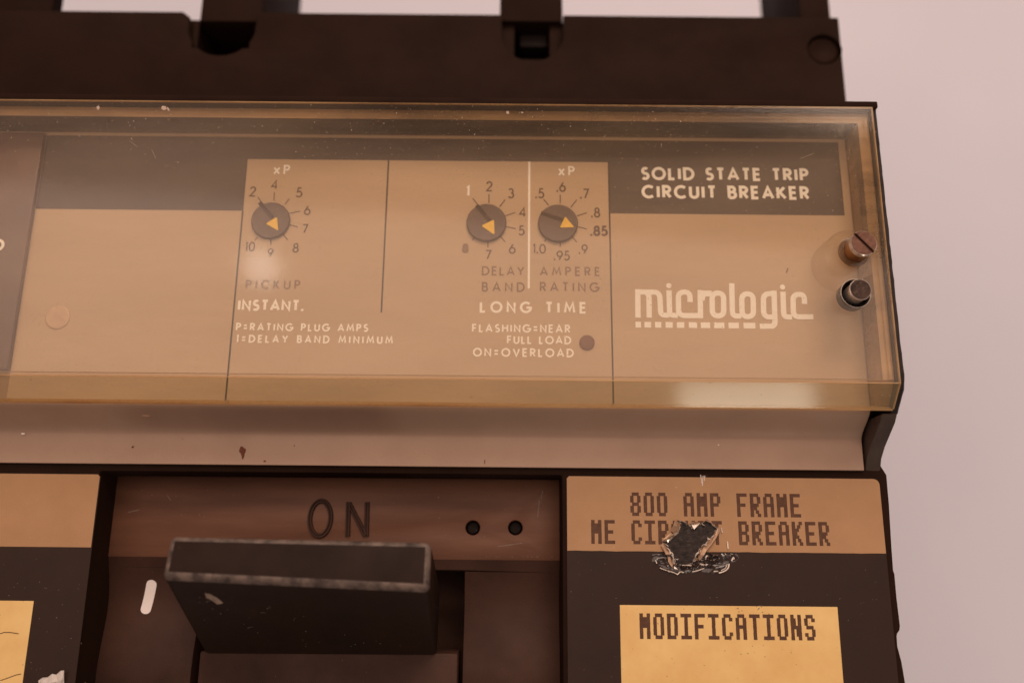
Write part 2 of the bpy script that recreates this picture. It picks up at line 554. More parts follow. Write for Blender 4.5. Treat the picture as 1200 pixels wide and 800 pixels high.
# rim ring and plug in the round pocket at the right-hand end
bm = bmesh.new()
bm_lathe(bm, c.x, c.y, [(3.5, Z_BAR - 3.9), (3.5, Z_BAR - 1.3), (2.7, Z_BAR - 0.7), (1.2, Z_BAR - 1.6)], 40)
part('pocket_plug', bm, M_black, smooth=40)
for cx, cy, zz in ((262, 47, -30), (625, 52, -22.5)):
    q = P(cx, cy, zz)
    bm = bmesh.new()
    bm_box(bm, q.x - 4.6, q.x + 4.6, q.y + 1.0, q.y + 3.2, zz - 6, zz + 3.0)
    bm_box(bm, q.x - 3.0, q.x + 3.0, q.y - 2.6, q.y + 0.4, zz - 6, zz + 3.0)
    o = part('terminal_lug', bm, M_slot)
    soften(o, 0.3)
# upright barriers between the terminals
for xa, xb_, zt, zb, yb_ in ((-40, 62, -16, -20, 5), (236, 308, -15.5, -46, 25), (586, 659, -15.5, -46, 25), (937, 972, -18, -46, 5)):
    bm = bmesh.new()
    bm_box(bm, P(xa, 5, zt).x, P(xb_, 5, zt).x, P(xa, yb_, zt).y if yb_ > 17 else y1 + 0.02, y1 + 32, zb, zt)
    o = part('terminal_barrier', bm, M_black)
    soften(o, 0.3)

# --- face plate: one aluminium sheet, flat under the cover, then bent down and flat again
bm = bmesh.new()
top = [(Y_PLATE_TOP, 0.0), (Y_PLATE_A + 1.0, 0.0)]
for i in range(1, 13):
    t = i / 12
    s = t * t * (3 - 2 * t)
    top.append((Y_PLATE_A + 1.0 + (Y_PLATE_B - Y_PLATE_A - 1.6) * t, -5.3 * s))
top.append((Y_PLATE_END, -5.3))
bot = [(y, z - 1.0) for y, z in top[::-1]]
bm_prism_x(bm, top + bot, X_LEFT, X_PLATE)
plate = part('face_plate', bm, M_plate, smooth=25)


def sheet_px(name, corners, z, mat, parent, label=None, thick=0.02):
    bm = bmesh.new()
    bm_prism_z(bm, [(P(x, y, z).x, P(x, y, z).y) for x, y in corners], z - thick, z)
    return part(name, bm, mat, parent, label=label)


def rect(bm, x0, x1, y0, y1, z, t=0.02):
    bm_box(bm, x0, x1, y0, y1, z - t, z)


# printed colours of the plate
ZP = 0.03
xA = P(285, 247, 0).x           # edge between left field and dial field
xB = P(714.5, 250, 0).x
xC = P(985, 200, 0).x
xL = P(35, 290, 0).x
yT = P(600, 163.5, 0).y
y1a, y1b, y1c = P(500, 188.5, 0).y, P(160, 246, 0).y, P(850, 251.5, 0).y
yE = Y_PLATE_A + 0.9
bm = bmesh.new()
rect(bm, xA, xB, yE, y1a, ZP)
rect(bm, xL, xA, yE, y1b, ZP)
rect(bm, xB, xC, yE, y1c, ZP)
rect(bm, xC, X_PLATE - 0.15, yE, Y_PLATE_TOP - 0.15, ZP)
rect(bm, xL, xC, yT, Y_PLATE_TOP - 0.15, ZP)
part('tan_field', bm, M_tan, plate)
bm = bmesh.new()
rect(bm, xA, xB, y1a, yT, ZP)
rect(bm, xL, xA, y1b, yT, ZP)
rect(bm, xB, xC, y1c, yT, ZP)
part('dark_field', bm, M_dark, plate)

# raised block at the far left of the plate
bm = bmesh.new()
bm_box(bm, X_LEFT, xL - 0.02, P(20, 433, 1.2).y, yT, 0.02, 1.2)
o = part('end_block', bm, M_block, plate)
soften(o, 0.25)

bm = bmesh.new()


def line_px(bm, p, q, w, z):
    a, b = P(*p, z), P(*q, z)
    d = (b - a).normalized() * 1.0
    nn = Vector((-d.y, d.x, 0)) * w / 2
    vs = [bm.verts.new(v) for v in (a - nn, b - nn, b + nn, a + nn)]
    bm.faces.new(vs)


xm = P(451, 280, 0).x
for a in ((xA - 0.22, xA + 0.10, yE, y1b - 0.01), (xB - 0.18, xB + 0.12, yE, y1a), (xm - 0.15, xm + 0.15, P(448, 366, 0).y, y1a)):
    bm2 = bmesh.new()
    rect(bm2, *a, ZP + 0.022)
    part('divider_line', bm2, M_line, plate)
bm2 = bmesh.new()
xm = P(620, 260, 0).x
rect(bm2, xm - 0.19, xm + 0.19, P(620, 338, 0).y, y1a, ZP + 0.02)
part('divider_line', bm2, M_white, plate, label='cream white divider line')


# --- stroke lettering (geometric capitals)
def arc(cx, cy, rx, ry, a0, a1, n=14):
    return [(cx + rx * math.cos(math.radians(a0 + (a1 - a0) * i / n)), cy + ry * math.sin(math.radians(a0 + (a1 - a0) * i / n))) for i in range(n + 1)]


G = {
    'A': (.80, [[(0, 0), (.40, 1), (.80, 0)], [(.14, .30), (.66, .30)]]),
    'B': (.54, [[(0, 0), (0, 1), (.26, 1)] + arc(.26, .765, .22, .235, 90, -90) + [(0, .53)], [(0, .53), (.28, .53)] + arc(.28, .265, .26, .265, 90, -90) + [(0, 0)]]),
    'C': (.84, [arc(.5, .5, .5, .5, 48, 312, 24)]),
    'D': (.74, [[(0, 0), (0, 1), (.24, 1)] + arc(.24, .5, .5, .5, 90, -90, 20) + [(0, 0)]]),
    'E': (.48, [[(.48, 1), (0, 1), (0, 0), (.48, 0)], [(0, .52), (.44, .52)]]),
    'F': (.46, [[(.46, 1), (0, 1), (0, 0)], [(0, .51), (.42, .51)]]),
    'G': (.96, [arc(.5, .5, .5, .5, 45, 352, 26) + [(.97, .47), (.56, .47)]]),
    'H': (.66, [[(0, 0), (0, 1)], [(.66, 0), (.66, 1)], [(0, .53), (.66, .53)]]),
    'I': (.02, [[(.01, 0), (.01, 1)]]),
    'K': (.62, [[(0, 0), (0, 1)], [(.56, 1), (.06, .48)], [(.14, .56), (.62, 0)]]),
    'L': (.42, [[(0, 1), (0, 0), (.42, 0)]]),
    'M': (.94, [[(0, 0), (.14, 1), (.47, .22), (.80, 1), (.94, 0)]]),
    'N': (.70, [[(0, 0), (0, 1), (.70, 0), (.70, 1)]]),
    'O': (1.0, [arc(.5, .5, .5, .5, 90, 450, 30)]),
    'P': (.52, [[(0, 0), (0, 1), (.26, 1)] + arc(.26, .745, .26, .255, 90, -90) + [(0, .49)]]),
    'R': (.56, [[(0, 0), (0, 1), (.26, 1)] + arc(.26, .745, .26, .255, 90, -90) + [(0, .49)], [(.22, .49), (.56, 0)]]),
    'S': (.52, [arc(.27, .755, .215, .245, 38, 262, 14) + arc(.26, .255, .26, .255, 82, -142, 16)]),
    'T': (.56, [[(0, 1), (.56, 1)], [(.28, 1), (.28, 0)]]),
    'U': (.62, [[(0, 1), (0, .31)] + arc(.31, .31, .31, .31, 180, 360) + [(.62, 1)]]),
    'V': (.76, [[(0, 1), (.38, 0), (.76, 1)]]),
    'Y': (.70, [[(0, 1), (.35, .46), (.35, 0)], [(.70, 1), (.35, .46)]]),
    'x': (.56, [[(0, 0), (.56, .74)], [(0, .74), (.56, 0)]]),
    '=': (.50, [[(0, .28), (.50, .28)], [(0, .72), (.50, .72)]]),
    '.': (.06, [[(.03, -.09), (.03, .13)]]),
    '0': (.60, [arc(.30, .5, .30, .5, 90, 450, 28)]),
    '1': (.16, [[(.0, .86), (.15, 1), (.15, 0)]]),
    '2': (.54, [arc(.27, .73, .25, .27, 170, -38, 14) + [(0, 0), (.54, 0)]]),
    '3': (.54, [arc(.25, .75, .22, .25, 150, -80, 12), arc(.26, .265, .27, .265, 80, -150, 14)]),
    '4': (.60, [[(.46, 0), (.46, 1), (0, .27), (.60, .27)]]),
    '5': (.54, [[(.48, 1), (.14, 1), (.07, .55)] + arc(.24, .31, .29, .31, 115, -145, 16)]),
    '6': (.58, [arc(.29, .31, .29, .31, 90, 450, 22), [(.05, .44), (.36, 1)]]),
    '7': (.54, [[(0, 1), (.54, 1), (.16, 0)]]),
    '8': (.54, [arc(.27, .76, .21, .24, 90, 450, 20), arc(.27, .26, .27, .26, 90, 450, 22)]),
    '9': (.58, [arc(.29, .69, .29, .31, 90, 450, 22), [(.53, .56), (.22, 0)]]),
}


def ribbon(bm, pts, w, z):
    """flat mitred ribbon along a polyline"""
    pts = [Vector((p[0], p[1], 0)) for p in pts]
    pts = [p for i, p in enumerate(pts) if i == 0 or (p - pts[i - 1]).length > 1e-4]
    closed = (pts[0] - pts[-1]).length < 1e-4
    if closed:
        pts = pts[:-1]
    m = len(pts)
    L, R = [], []
    for i, p in enumerate(pts):
        a = pts[i - 1] if (i > 0 or closed) else None
        b = pts[(i + 1) % m] if (i < m - 1 or closed) else None
        d1 = (p - a).normalized() if a is not None else None
        d2 = (b - p).normalized() if b is not None else None
        d1, d2 = d1 or d2, d2 or d1
        n1, n2 = Vector((-d1.y, d1.x, 0)), Vector((-d2.y, d2.x, 0))
        nn = n1 + n2
        nn = nn.normalized() if nn.length > 1e-5 else n1
        k = min(1.9, 1 / max(0.3, nn.dot(n1)))
        zi = z + 0.012 * i / m
        L.append(bm.verts.new((p.x + nn.x * w / 2 * k, p.y + nn.y * w / 2 * k, zi)))
        R.append(bm.verts.new((p.x - nn.x * w / 2 * k, p.y - nn.y * w / 2 * k, zi)))
    for i in range(m if closed else m - 1):
        j = (i + 1) % m
        bm.faces.new((R[i], R[j], L[j], L[i]))


def write(bm, s, x0, x1, base, cap, z, weight=0.15):
    """line of capitals between photograph columns x0 and x1, feet on row `base`, tops on row `cap`"""
    a, b = P(x0, base, z), P(x1, base, z)
    h0 = P((x0 + x1) / 2, cap, z).y - P((x0 + x1) / 2, base, z).y
    st = weight * h0
    h, wid = h0 - st, (b.x - a.x) - st
    tot = sum(G[c][0] * h for c in s if c != ' ')
    nsp = s.count(' ')
    gaps = max(1, len(s) - 1)
    sp = 0.30 * h
    g = (wid - tot - nsp * sp) / gaps if len(s) > 1 else 0
    k = 1.0
    if g < 0.24 * h and len(s) > 1:
        g0 = 0.26 * h
        k = (wid - nsp * sp - g0 * gaps) / tot
        g = g0
    x = a.x + st / 2
    ybase = (a.y + b.y) / 2 + st / 2
    zz = z
    for ci, c in enumerate(s):
        if c == ' ':
            x += sp + g
            continue
        w, strokes = G[c]
        zz = z
        for q in strokes:
            ribbon(bm, [(x + u * h * k, ybase + v * h) for u, v in q], st, zz)
            zz += 0.016
        x += w * h * k + g
    return bm


def glyph_at(bm, s, cx, cy, hpx, z, weight=0.15):
    h = hpx
    w = sum(G[c][0] for c in s) * h * 0.86 + (len(s) - 1) * h * 0.26 + weight * h
    write(bm, s, cx - w / 2, cx + w / 2, cy + h / 2, cy - h / 2, z, weight)


ZT = ZP + 0.03
def line_of(mat, text, *a):
    bm = bmesh.new()
    write(bm, text, *a[:4], ZT, a[4])
    return part('lettering', bm, mat, plate)


for a in (('SOLID STATE TRIP', 751, 948, 212, 196.5, 0.21), ('CIRCUIT BREAKER', 752, 949, 233.5, 217.5, 0.21),
          ('xP', 320, 339.5, 204.8, 193.2, 0.17), ('xP', 654, 673.5, 206.3, 194.7, 0.17), ('INSTANT.', 278, 356, 364.5, 351, 0.22),
          ('P=RATING PLUG AMPS', 276, 431.5, 388.2, 378.8, 0.20), ('1=DELAY BAND MINIMUM', 276, 460.5, 402.2, 392.8, 0.20),
          ('LONG TIME', 562, 687.5, 367, 353.3, 0.20), ('FLASHING=NEAR', 553, 668.5, 389.7, 379.8, 0.19),
          ('FULL LOAD', 594, 669.5, 403.2, 393.3, 0.19), ('ON=OVERLOAD', 554, 672.5, 418.2, 407.8, 0.19)):
    line_of(M_white, *a)
bm = bmesh.new()
glyph_at(bm, '1', 548, 224, 13, ZT, 0.2)
part('lettering', bm, M_white, plate)
for a in (('PICKUP', 287.5, 351.5, 339, 328, 0.17), ('DELAY', 564.5, 614.5, 323, 312, 0.17), ('BAND', 564.5, 615, 342, 330.5, 0.17),
          ('AMPERE', 632.5, 703.5, 323.5, 312.5, 0.17), ('RATING', 632.5, 702.5, 342, 330.5, 0.17)):
    line_of(M_fade, *a)
bm = bmesh.new()
glyph_at(bm, 'O', -3, 287, 14, 1.25, 0.24)
part('lettering', bm, M_white, plate)

# scale figures and tick marks round the three dials
bm = bmesh.new()
for s, x, y, h in (('2', 295.5, 224.5, 12), ('4', 321, 216.5, 11), ('5', 350, 225.5, 12), ('6', 359.5, 246.5, 11.5), ('7', 357, 268, 11),
                   ('8', 346, 290.5, 11.5), ('9', 316.5, 296, 10), ('10', 292.5, 289, 11.5)):
    glyph_at(bm, s, x, y, h, ZT, 0.14)
for s, x, y, h in (('2', 573, 218.5, 12), ('3', 598.5, 226.5, 12), ('4', 612, 248.5, 12), ('5', 611, 270, 12), ('6', 600, 291.5, 12), ('7', 572, 298.5, 11.5)):
    glyph_at(bm, s, x, y, h, ZT, 0.14)
for s, x, y, h in (('.5', 632.5, 226.5, 12), ('.6', 657.5, 219, 12), ('.7', 685, 227, 12), ('.8', 698, 249, 12), ('.9', 683.5, 292, 11.5),
                   ('.95', 658.5, 299.5, 11.5), ('1.0', 632, 291.5, 11.5)):
    glyph_at(bm, s, x, y, h, ZT, 0.14)
glyph_at(bm, '.85', 702, 270.5, 12.5, ZT, 0.20)
ticks = [((302, 231), (309, 240)), ((321.5, 225.5), (321, 235)), ((339, 233), (334, 239.5)), ((351.5, 247.5), (339, 250)), ((349, 266), (338, 263)),
         ((337, 281), (331.5, 274.5)), ((317.5, 287), (317.5, 280.5)), ((298.5, 281.5), (302, 278)),
         ((554, 232.5), (560, 240)), ((573, 227.5), (573, 238)), ((592, 234), (585.5, 242.5)), ((604, 249), (592, 253)), ((604.5, 268), (592, 265.5)),
         ((592, 283.5), (586, 276.5)), ((571.8, 290), (571.8, 282.5)), ((553.5, 281.5), (556.5, 278)),
         ((637, 233.5), (643, 240.5)), ((656.5, 228), (656.5, 238.5)), ((676, 234), (669, 243)), ((687.5, 249.5), (676, 253)), ((688, 268.5), (676.5, 265.5)),
         ((676, 284), (670.5, 277)), ((656.5, 289), (656.5, 282.5)), ((638, 283), (641.5, 278.5))]
zz = ZT
for a, b in ticks:
    line_px(bm, a, b, 0.20, zz)
    zz += 0.0
part('scale_marks', bm, M_ink, plate)
bm = bmesh.new()
glyph_at(bm, '8', 545.5, 291, 11.5, ZT, 0.3)
part('scale_marks', bm, M_fade, plate, label='smudged faint figure')


# --- script word and its row of dashes
def smooth(pts, it=2):
    pts = [Vector((x, y, 0)) for x, y in pts]
    for _ in range(it):
        q = [pts[0]]
        for a, b in zip(pts, pts[1:]):
            q += [a * 0.75 + b * 0.25, a * 0.25 + b * 0.75]
        q.append(pts[-1])
        pts = q
    return [(v.x, v.y) for v in pts]


bm = bmesh.new()


def fillet(pts, r, closed=False):
    """polyline with its corners rounded to radius r"""
    V = [Vector((x, y, 0)) for x, y in pts]
    out = [] if closed else [pts[0]]
    rng = range(len(V)) if closed else range(1, len(V) - 1)
    for i in rng:
        a, b, c = V[i - 1], V[i], V[(i + 1) % len(V)]
        d1, d2 = (a - b), (c - b)
        rr_ = min(r, d1.length * 0.499, d2.length * 0.499)
        p, q_ = b + d1.normalized() * rr_, b + d2.normalized() * rr_
        for k in range(9):
            t = k / 8
            u = p * (1 - t) ** 2 + b * 2 * t * (1 - t) * 0.92 + q_ * t * t
            u = u + (p + q_) * 0.5 * 2 * t * (1 - t) * 0.08
            out.append((u.x, u.y))
    out.append(out[0] if closed else pts[-1])
    return out


logo = [
    ([(747.3, 339), (747.6, 372.2)], 0), ([(747.3, 342.3), (760.3, 342.3), (760.7, 372.3)], 6),
    ([(756, 342.4), (773, 342.3), (774.2, 369.5), (784, 369.5)], 7), ([(783.8, 340.3), (784.6, 369.7), (794, 369.7)], 6),
    ([(808.6, 354), (808.4, 342.3), (794.7, 342.3), (795.2, 369.8), (823.8, 369.8)], 6.8), ([(820.4, 340.0), (820.8, 373)], 0),
    ([(820.6, 343.6), (834, 343.6)], 0), ([(822.6, 352), (823.5, 345), (834, 344.4)], 5),
    ([(834.3, 343.4), (847.8, 343.4), (848.1, 370.2), (834.7, 370.2)], -6.6),
    ([(857.4, 332), (858.2, 370.4), (868.5, 370.4)], 7), ([(869, 344.5), (882.3, 344.5), (882.8, 371.2), (869.5, 371.2)], -6.6),
    ([(908.5, 344.2), (894.2, 344.3), (894.8, 371.7), (908.4, 371.7)], 7), ([(906.9, 340.6), (908.2, 382.3), (890.3, 382.3)], 5),
    ([(917.3, 341.8), (918.4, 371.5), (928, 371.5)], 6), ([(942.6, 356.4), (942.4, 345.1), (929.0, 345.1), (929.6, 371.5), (953, 371.3)], 6.8),
]
zz = ZT
for k, (st, r_) in enumerate(logo):
    pts = fillet(st, abs(r_), r_ < 0) if r_ else st
    ribbon(bm, [(P(x, y, 0).x, P(x, y, 0).y) for x, y in pts], 0.97, ZT + 0.016 * (k % 4))
zz = ZT + 0.01
for cx, cy in ((783.7, 334.8), (916.9, 336.4)):
    q = P(cx, cy, 0)
    bm.faces.new([bm.verts.new((q.x + 0.48 * math.cos(t), q.y + 0.48 * math.sin(t), zz)) for t in [i * math.pi / 10 for i in range(20)]])
for x0, x1 in ((744.6, 751.2), (755, 763), (767.5, 775), (779.8, 788.4), (793, 802), (807, 817), (821, 832.3), (836.5, 849), (853.4, 866), (871, 885.3)):
    ya = 377 + (x0 - 744) * 0.009
    a, b = P(x0, ya, 0), P(x1, ya + 6.8, 0)
    bm.faces.new([bm.verts.new(v) for v in ((a.x, b.y, ZT), (b.x, b.y, ZT), (b.x, a.y, ZT), (a.x, a.y, ZT))])
o = part('lettering', bm, M_white, plate)

# --- dials
for (cx, cy, r), tri, (sa, sb) in (
        ((316.5, 257.5, 22.7), ((311.5, 262), (324.5, 254), (326, 270.3)), ((321, 257), (304, 237))),
        ((570, 260, 23.4), ((564, 264.5), (579, 257.3), (579.5, 275)), ((574, 259), (558.5, 240.5))),
        ((654, 260.8, 23.4), ((662.5, 253.7), (673, 266.3), (656, 266.6)), ((662, 259), (634, 249.5)))):
    q = P(cx, cy, 0.8)
    R = r * (P(1, cy, 0.8).x - P(0, cy, 0.8).x)
    bm = bmesh.new()
    bm_lathe(bm, q.x, q.y, [(R + 0.02, 0.05), (R, 0.55), (R - 0.15, 0.75)], 56)
    d = part('dial', bm, M_dial, smooth=30)
    bm = bmesh.new()
    line_px(bm, sa, sb, 0.75, 0.77)
    part('groove', bm, M_groove, d)
    bm = bmesh.new()
    vs = [P(x, y, 0.85) for x, y in tri]
    cm = sum(vs, Vector()) / 3
    pts = []
    for i, v in enumerate(vs):          # slightly blunt corners
        for u in (vs[i - 1], vs[(i + 1) % 3]):
            pts.append(v.lerp(u, 0.07))
    bm_prism_z(bm, [(v.x, v.y) for v in pts], 0.76, 0.85)
    part('pointer', bm, M_yellow, d)

q = P(688, 401, 0.3)
bm = bmesh.new()
bm_lathe(bm, q.x, q.y, [(1.36, 0.04), (1.36, 0.3), (1.15, 0.42), (0.5, 0.5)], 40)
part('indicator_lamp', bm, M_led, smooth=40)

# painted-over screw in the left field
q = P(66, 371, 0.6)
bm = bmesh.new()
bm_lathe(bm, q.x, q.y, [(2.2, 0.04), (2.2, 0.16), (2.0, 0.26), (0.8, 0.30)], 40)
scr = part('plate_screw', bm, M_tan_screw)
cm = bmesh.new()
v = [(-2.6, -0.22), (2.6, -0.22), (2.6, 0.22), (-2.6, 0.22)]
an = math.radians(-32)
bm_prism_z(cm, [(q.x + a * math.cos(an) - b * math.sin(an), q.y + a * math.sin(an) + b * math.cos(an)) for a, b in v], 0.12, 2)
cut(scr, [cm])

# stains and flecks on the plate and the bare strip
bm = bmesh.new()


def blot(bm, px, py, z, rx, ry, seed, k=14):
    q = P(px, py, z)
    vs = []
    for i in range(k):
        t = 2 * math.pi * i / k
        rr = 1 + 0.5 * mnoise.noise((math.cos(t) * 1.5 + seed, math.sin(t) * 1.5, seed * 3.3))
        vs.append(bm.verts.new((q.x + rx * rr * math.cos(t), q.y + ry * rr * math.sin(t), z)))
    bm.faces.new(vs)


blot(bm, 284, 528, -5.27, 0.58, 0.75, 1.3)
part('rust_spot', bm, M_rust, plate)
for nm, mt, a in (('rust_spot', M_rust, (285, 534, -5.265, 0.26, 0.5, 2.3)), ('rust_spot', M_rust, (155.5, 523.5, -5.27, 0.22, 0.22, 5)),
                  ('rust_spot', M_rust, (345, 522, -5.27, 0.12, 0.12, 6)), ('rust_spot', M_rust, (310, 540, -5.27, 0.22, 0.15, 11)),
                  ('stain', M_ink, (568, 541, -5.27, 0.10, 0.40, 8)), ('stain', M_fade, (214, 514, -5.15, 0.10, 0.08, 9)),
                  ('stain', M_fade, (171, 487, -0.45, 0.75, 0.16, 3)), ('chalk_fleck', M_mark, (27, 508, -5.0, 0.40, 0.15, 3)),
                  ('chalk_fleck', M_mark, (987, 491, -2.05, 0.30, 0.22, 4)), ('chalk_fleck', M_mark, (842, 521, -5.2, 0.12, 0.10, 4.4)),
                  ('stain', M_ink, (375, 291, ZT, 0.09, 0.09, 4))):
    bm = bmesh.new()
    blot(bm, *a)
    part(nm, bm, mt, plate)
bm = bmesh.new()
line_px(bm, (921.5, 319.5), (923.5, 314), 0.22, ZT)
part('stain', bm, M_ink, plate)

# --- clear cover: sheet, three walls, bevelled lower edge
W_ = 1.9
cov_prof_out = [(Y_COVER_TOP, 0.0), (Y_COVER_TOP, Z_COVER), (Y_BEND, Z_COVER), (Y_LIP, Z_LIP)]
cov_prof_in = [(Y_LIP + 0.9, Z_LIP - 1.6), (Y_BEND + 1.15, Z_IN), (Y_COVER_TOP - W_, Z_IN), (Y_COVER_TOP - W_, 0.0)]
bm = bmesh.new()
XI = X_COVER - W_
# front sheet and bevel between the two skins
prof = [(Y_COVER_TOP, Z_COVER), (Y_BEND, Z_COVER), (Y_LIP, Z_LIP), (Y_LIP + 0.9, Z_LIP - 1.6), (Y_BEND + 1.15, Z_IN), (Y_COVER_TOP, Z_IN)]
bm_prism_x(bm, prof, X_LEFT, X_COVER)
cover = part('clear_cover', bm, [M_clear, M_chamfer])
for p in cover.data.polygons:
    if p.normal.z > 0.3 and p.normal.y < -0.3:
        p.material_index = 1
holes = []
hb = P(1003, 293.5, Z_COVER)
hp = P(1003, 343.5, Z_COVER)
for h_, r_ in ((hb, 2.0), (hp, 2.55)):
    cm = bmesh.new()
    bm_lathe(cm, h_.x, h_.y, [(r_, 0.5), (r_, 12)], 40)
    holes.append(cm)
cut(cover, holes)
# walls
bm = bmesh.new()
bm_box(bm, X_LEFT, X_COVER, Y_COVER_TOP - W_, Y_COVER_TOP, 0.1, Z_IN - 0.01)
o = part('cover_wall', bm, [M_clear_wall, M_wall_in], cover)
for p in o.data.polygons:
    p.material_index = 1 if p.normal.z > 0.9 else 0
bm = bmesh.new()
bm_prism_x(bm, [(Y_COVER_TOP - W_ - 0.01, 0.1), (Y_COVER_TOP - W_ - 0.01, Z_IN - 0.01), (Y_BEND + 1.16, Z_IN - 0.01), (Y_LIP + 0.95, Z_LIP - 1.63), (Y_LIP + 0.95, 0.1)], XI, X_COVER)
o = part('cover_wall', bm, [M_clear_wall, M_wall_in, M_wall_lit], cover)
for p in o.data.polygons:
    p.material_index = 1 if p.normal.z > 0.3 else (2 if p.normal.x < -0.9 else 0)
# bright edges where the sheet is cut: top, right, lower lip
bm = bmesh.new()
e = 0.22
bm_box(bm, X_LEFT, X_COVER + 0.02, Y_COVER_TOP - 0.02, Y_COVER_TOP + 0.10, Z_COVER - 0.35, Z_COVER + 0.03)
part('cover_edge_or_glint', bm, M_amber, cover)
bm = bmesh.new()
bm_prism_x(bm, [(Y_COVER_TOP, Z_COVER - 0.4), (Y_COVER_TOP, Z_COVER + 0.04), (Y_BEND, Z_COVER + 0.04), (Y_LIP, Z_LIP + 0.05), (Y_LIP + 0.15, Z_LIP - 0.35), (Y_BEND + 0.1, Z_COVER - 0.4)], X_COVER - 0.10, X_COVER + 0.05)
part('cover_edge_or_glint', bm, M_amber, cover)
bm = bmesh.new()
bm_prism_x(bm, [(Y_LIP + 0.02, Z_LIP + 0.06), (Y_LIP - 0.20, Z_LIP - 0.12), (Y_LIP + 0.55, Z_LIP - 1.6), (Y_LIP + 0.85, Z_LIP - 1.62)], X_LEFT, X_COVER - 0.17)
part('cover_edge_or_glint', bm, M_amber, cover)
# thin strips painting the bend's glints and its dark inner edge
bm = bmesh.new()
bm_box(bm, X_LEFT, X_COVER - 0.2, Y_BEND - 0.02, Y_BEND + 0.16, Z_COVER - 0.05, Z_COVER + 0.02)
part('cover_edge_or_glint', bm, M_amber, cover)
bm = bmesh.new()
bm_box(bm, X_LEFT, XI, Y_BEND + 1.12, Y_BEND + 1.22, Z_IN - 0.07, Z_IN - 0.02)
part('inner_bend_line', bm, M_ink, cover)
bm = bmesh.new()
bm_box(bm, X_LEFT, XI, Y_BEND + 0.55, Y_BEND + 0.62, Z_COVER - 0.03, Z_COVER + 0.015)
part('cover_edge_or_glint', bm, M_amber, cover)
# moulded boss under the brass screw
bm = bmesh.new()
qb = P(1003, 303, 0)
ob = P(1002, 300, 0.1)
bm_lathe(bm, hb.x, hb.y, [(5.0, 0.12), (4.7, Z_IN - 0.02)], 56)
boss = part('cover_boss', bm, M_boss, cover, smooth=30)
bm = bmesh.new()
bm_lathe(bm, hb.x - 0.1, hb.y, [(2.7, Z_COVER - 0.9), (2.7, Z_COVER - 0.6), (2.4, Z_COVER - 0.55)], 48)
part('screw_shadow', bm, M_shadow_ring, smooth=30)  # ring painting the dark shadow round the screw's foot

# --- brass cover screw with slotted head
bm = bmesh.new()
bm_lathe(bm, hb.x, hb.y, [(1.9, Z_COVER - 0.5), (1.9, Z_COVER + 0.1), (2.1, Z_COVER + 0.15), (2.1, Z_COVER + 2.5)], 48)
sc = part('cover_screw', bm, M_brass, smooth=30)
bm = bmesh.new()
zt = Z_COVER + 2.5
bm_lathe(bm, hb.x, hb.y, [(2.18, zt + 0.005), (2.24, zt + 0.5), (2.24, zt + 1.0), (2.12, zt + 1.16)], 48)
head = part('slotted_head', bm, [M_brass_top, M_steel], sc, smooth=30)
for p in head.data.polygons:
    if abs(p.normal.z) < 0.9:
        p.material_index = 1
cm = bmesh.new()
a_, b_ = P(1007, 268, zt + 1.16), P(1031, 291, zt + 1.16)
an = math.atan2(b_.y - a_.y, b_.x - a_.x)
bm_prism_z(cm, [(hb.x + u * math.cos(an) - w * math.sin(an), hb.y + u * math.sin(an) + w * math.cos(an)) for u, w in ((-3, -.26), (3, -.26), (3, .26), (-3, .26))], zt + 0.55, zt + 3)
cut(head, [cm])

# --- black push pin in its hole below the screw
bm = bmesh.new()
bm_lathe(bm, hp.x, hp.y, [(2.5, Z_IN - 0.2), (2.5, Z_COVER - 0.3), (2.3, Z_COVER - 0.3), (2.3, Z_IN)], 48)
part('hole_shade_fill', bm, M_slot, smooth=30)  # black cup put in to paint the shade inside the hole
bm = bmesh.new()
zp = Z_COVER + 2.1
bm_lathe(bm, hp.x, hp.y, [(1.72, Z_IN + 0.1), (1.72, zp - 0.5), (1.86, zp - 0.35), (1.86, zp - 0.08), (1.74, zp)], 48)
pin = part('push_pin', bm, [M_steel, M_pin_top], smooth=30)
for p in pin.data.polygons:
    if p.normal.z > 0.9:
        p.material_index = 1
bm = bmesh.new()
rim = [(2.51, Z_COVER - 0.08), (2.52, Z_COVER + 0.03), (2.57, Z_COVER + 0.03), (2.59, Z_COVER + 0.01)]
ringv = []
for r, z in rim:
    ringv.append([bm.verts.new((hp.x + r * math.cos(2 * math.pi * i / 48), hp.y + r * math.sin(2 * math.pi * i / 48), z)) for i in range(48)])
for a, b in zip(ringv, ringv[1:]):
    for i in range(48):
        bm.faces.new((a[i], a[(i + 1) % 48], b[(i + 1) % 48], b[i]))
part('hole_rim_glint', bm, M_torn, cover)  # pale ring painting the highlight along the hole's edge

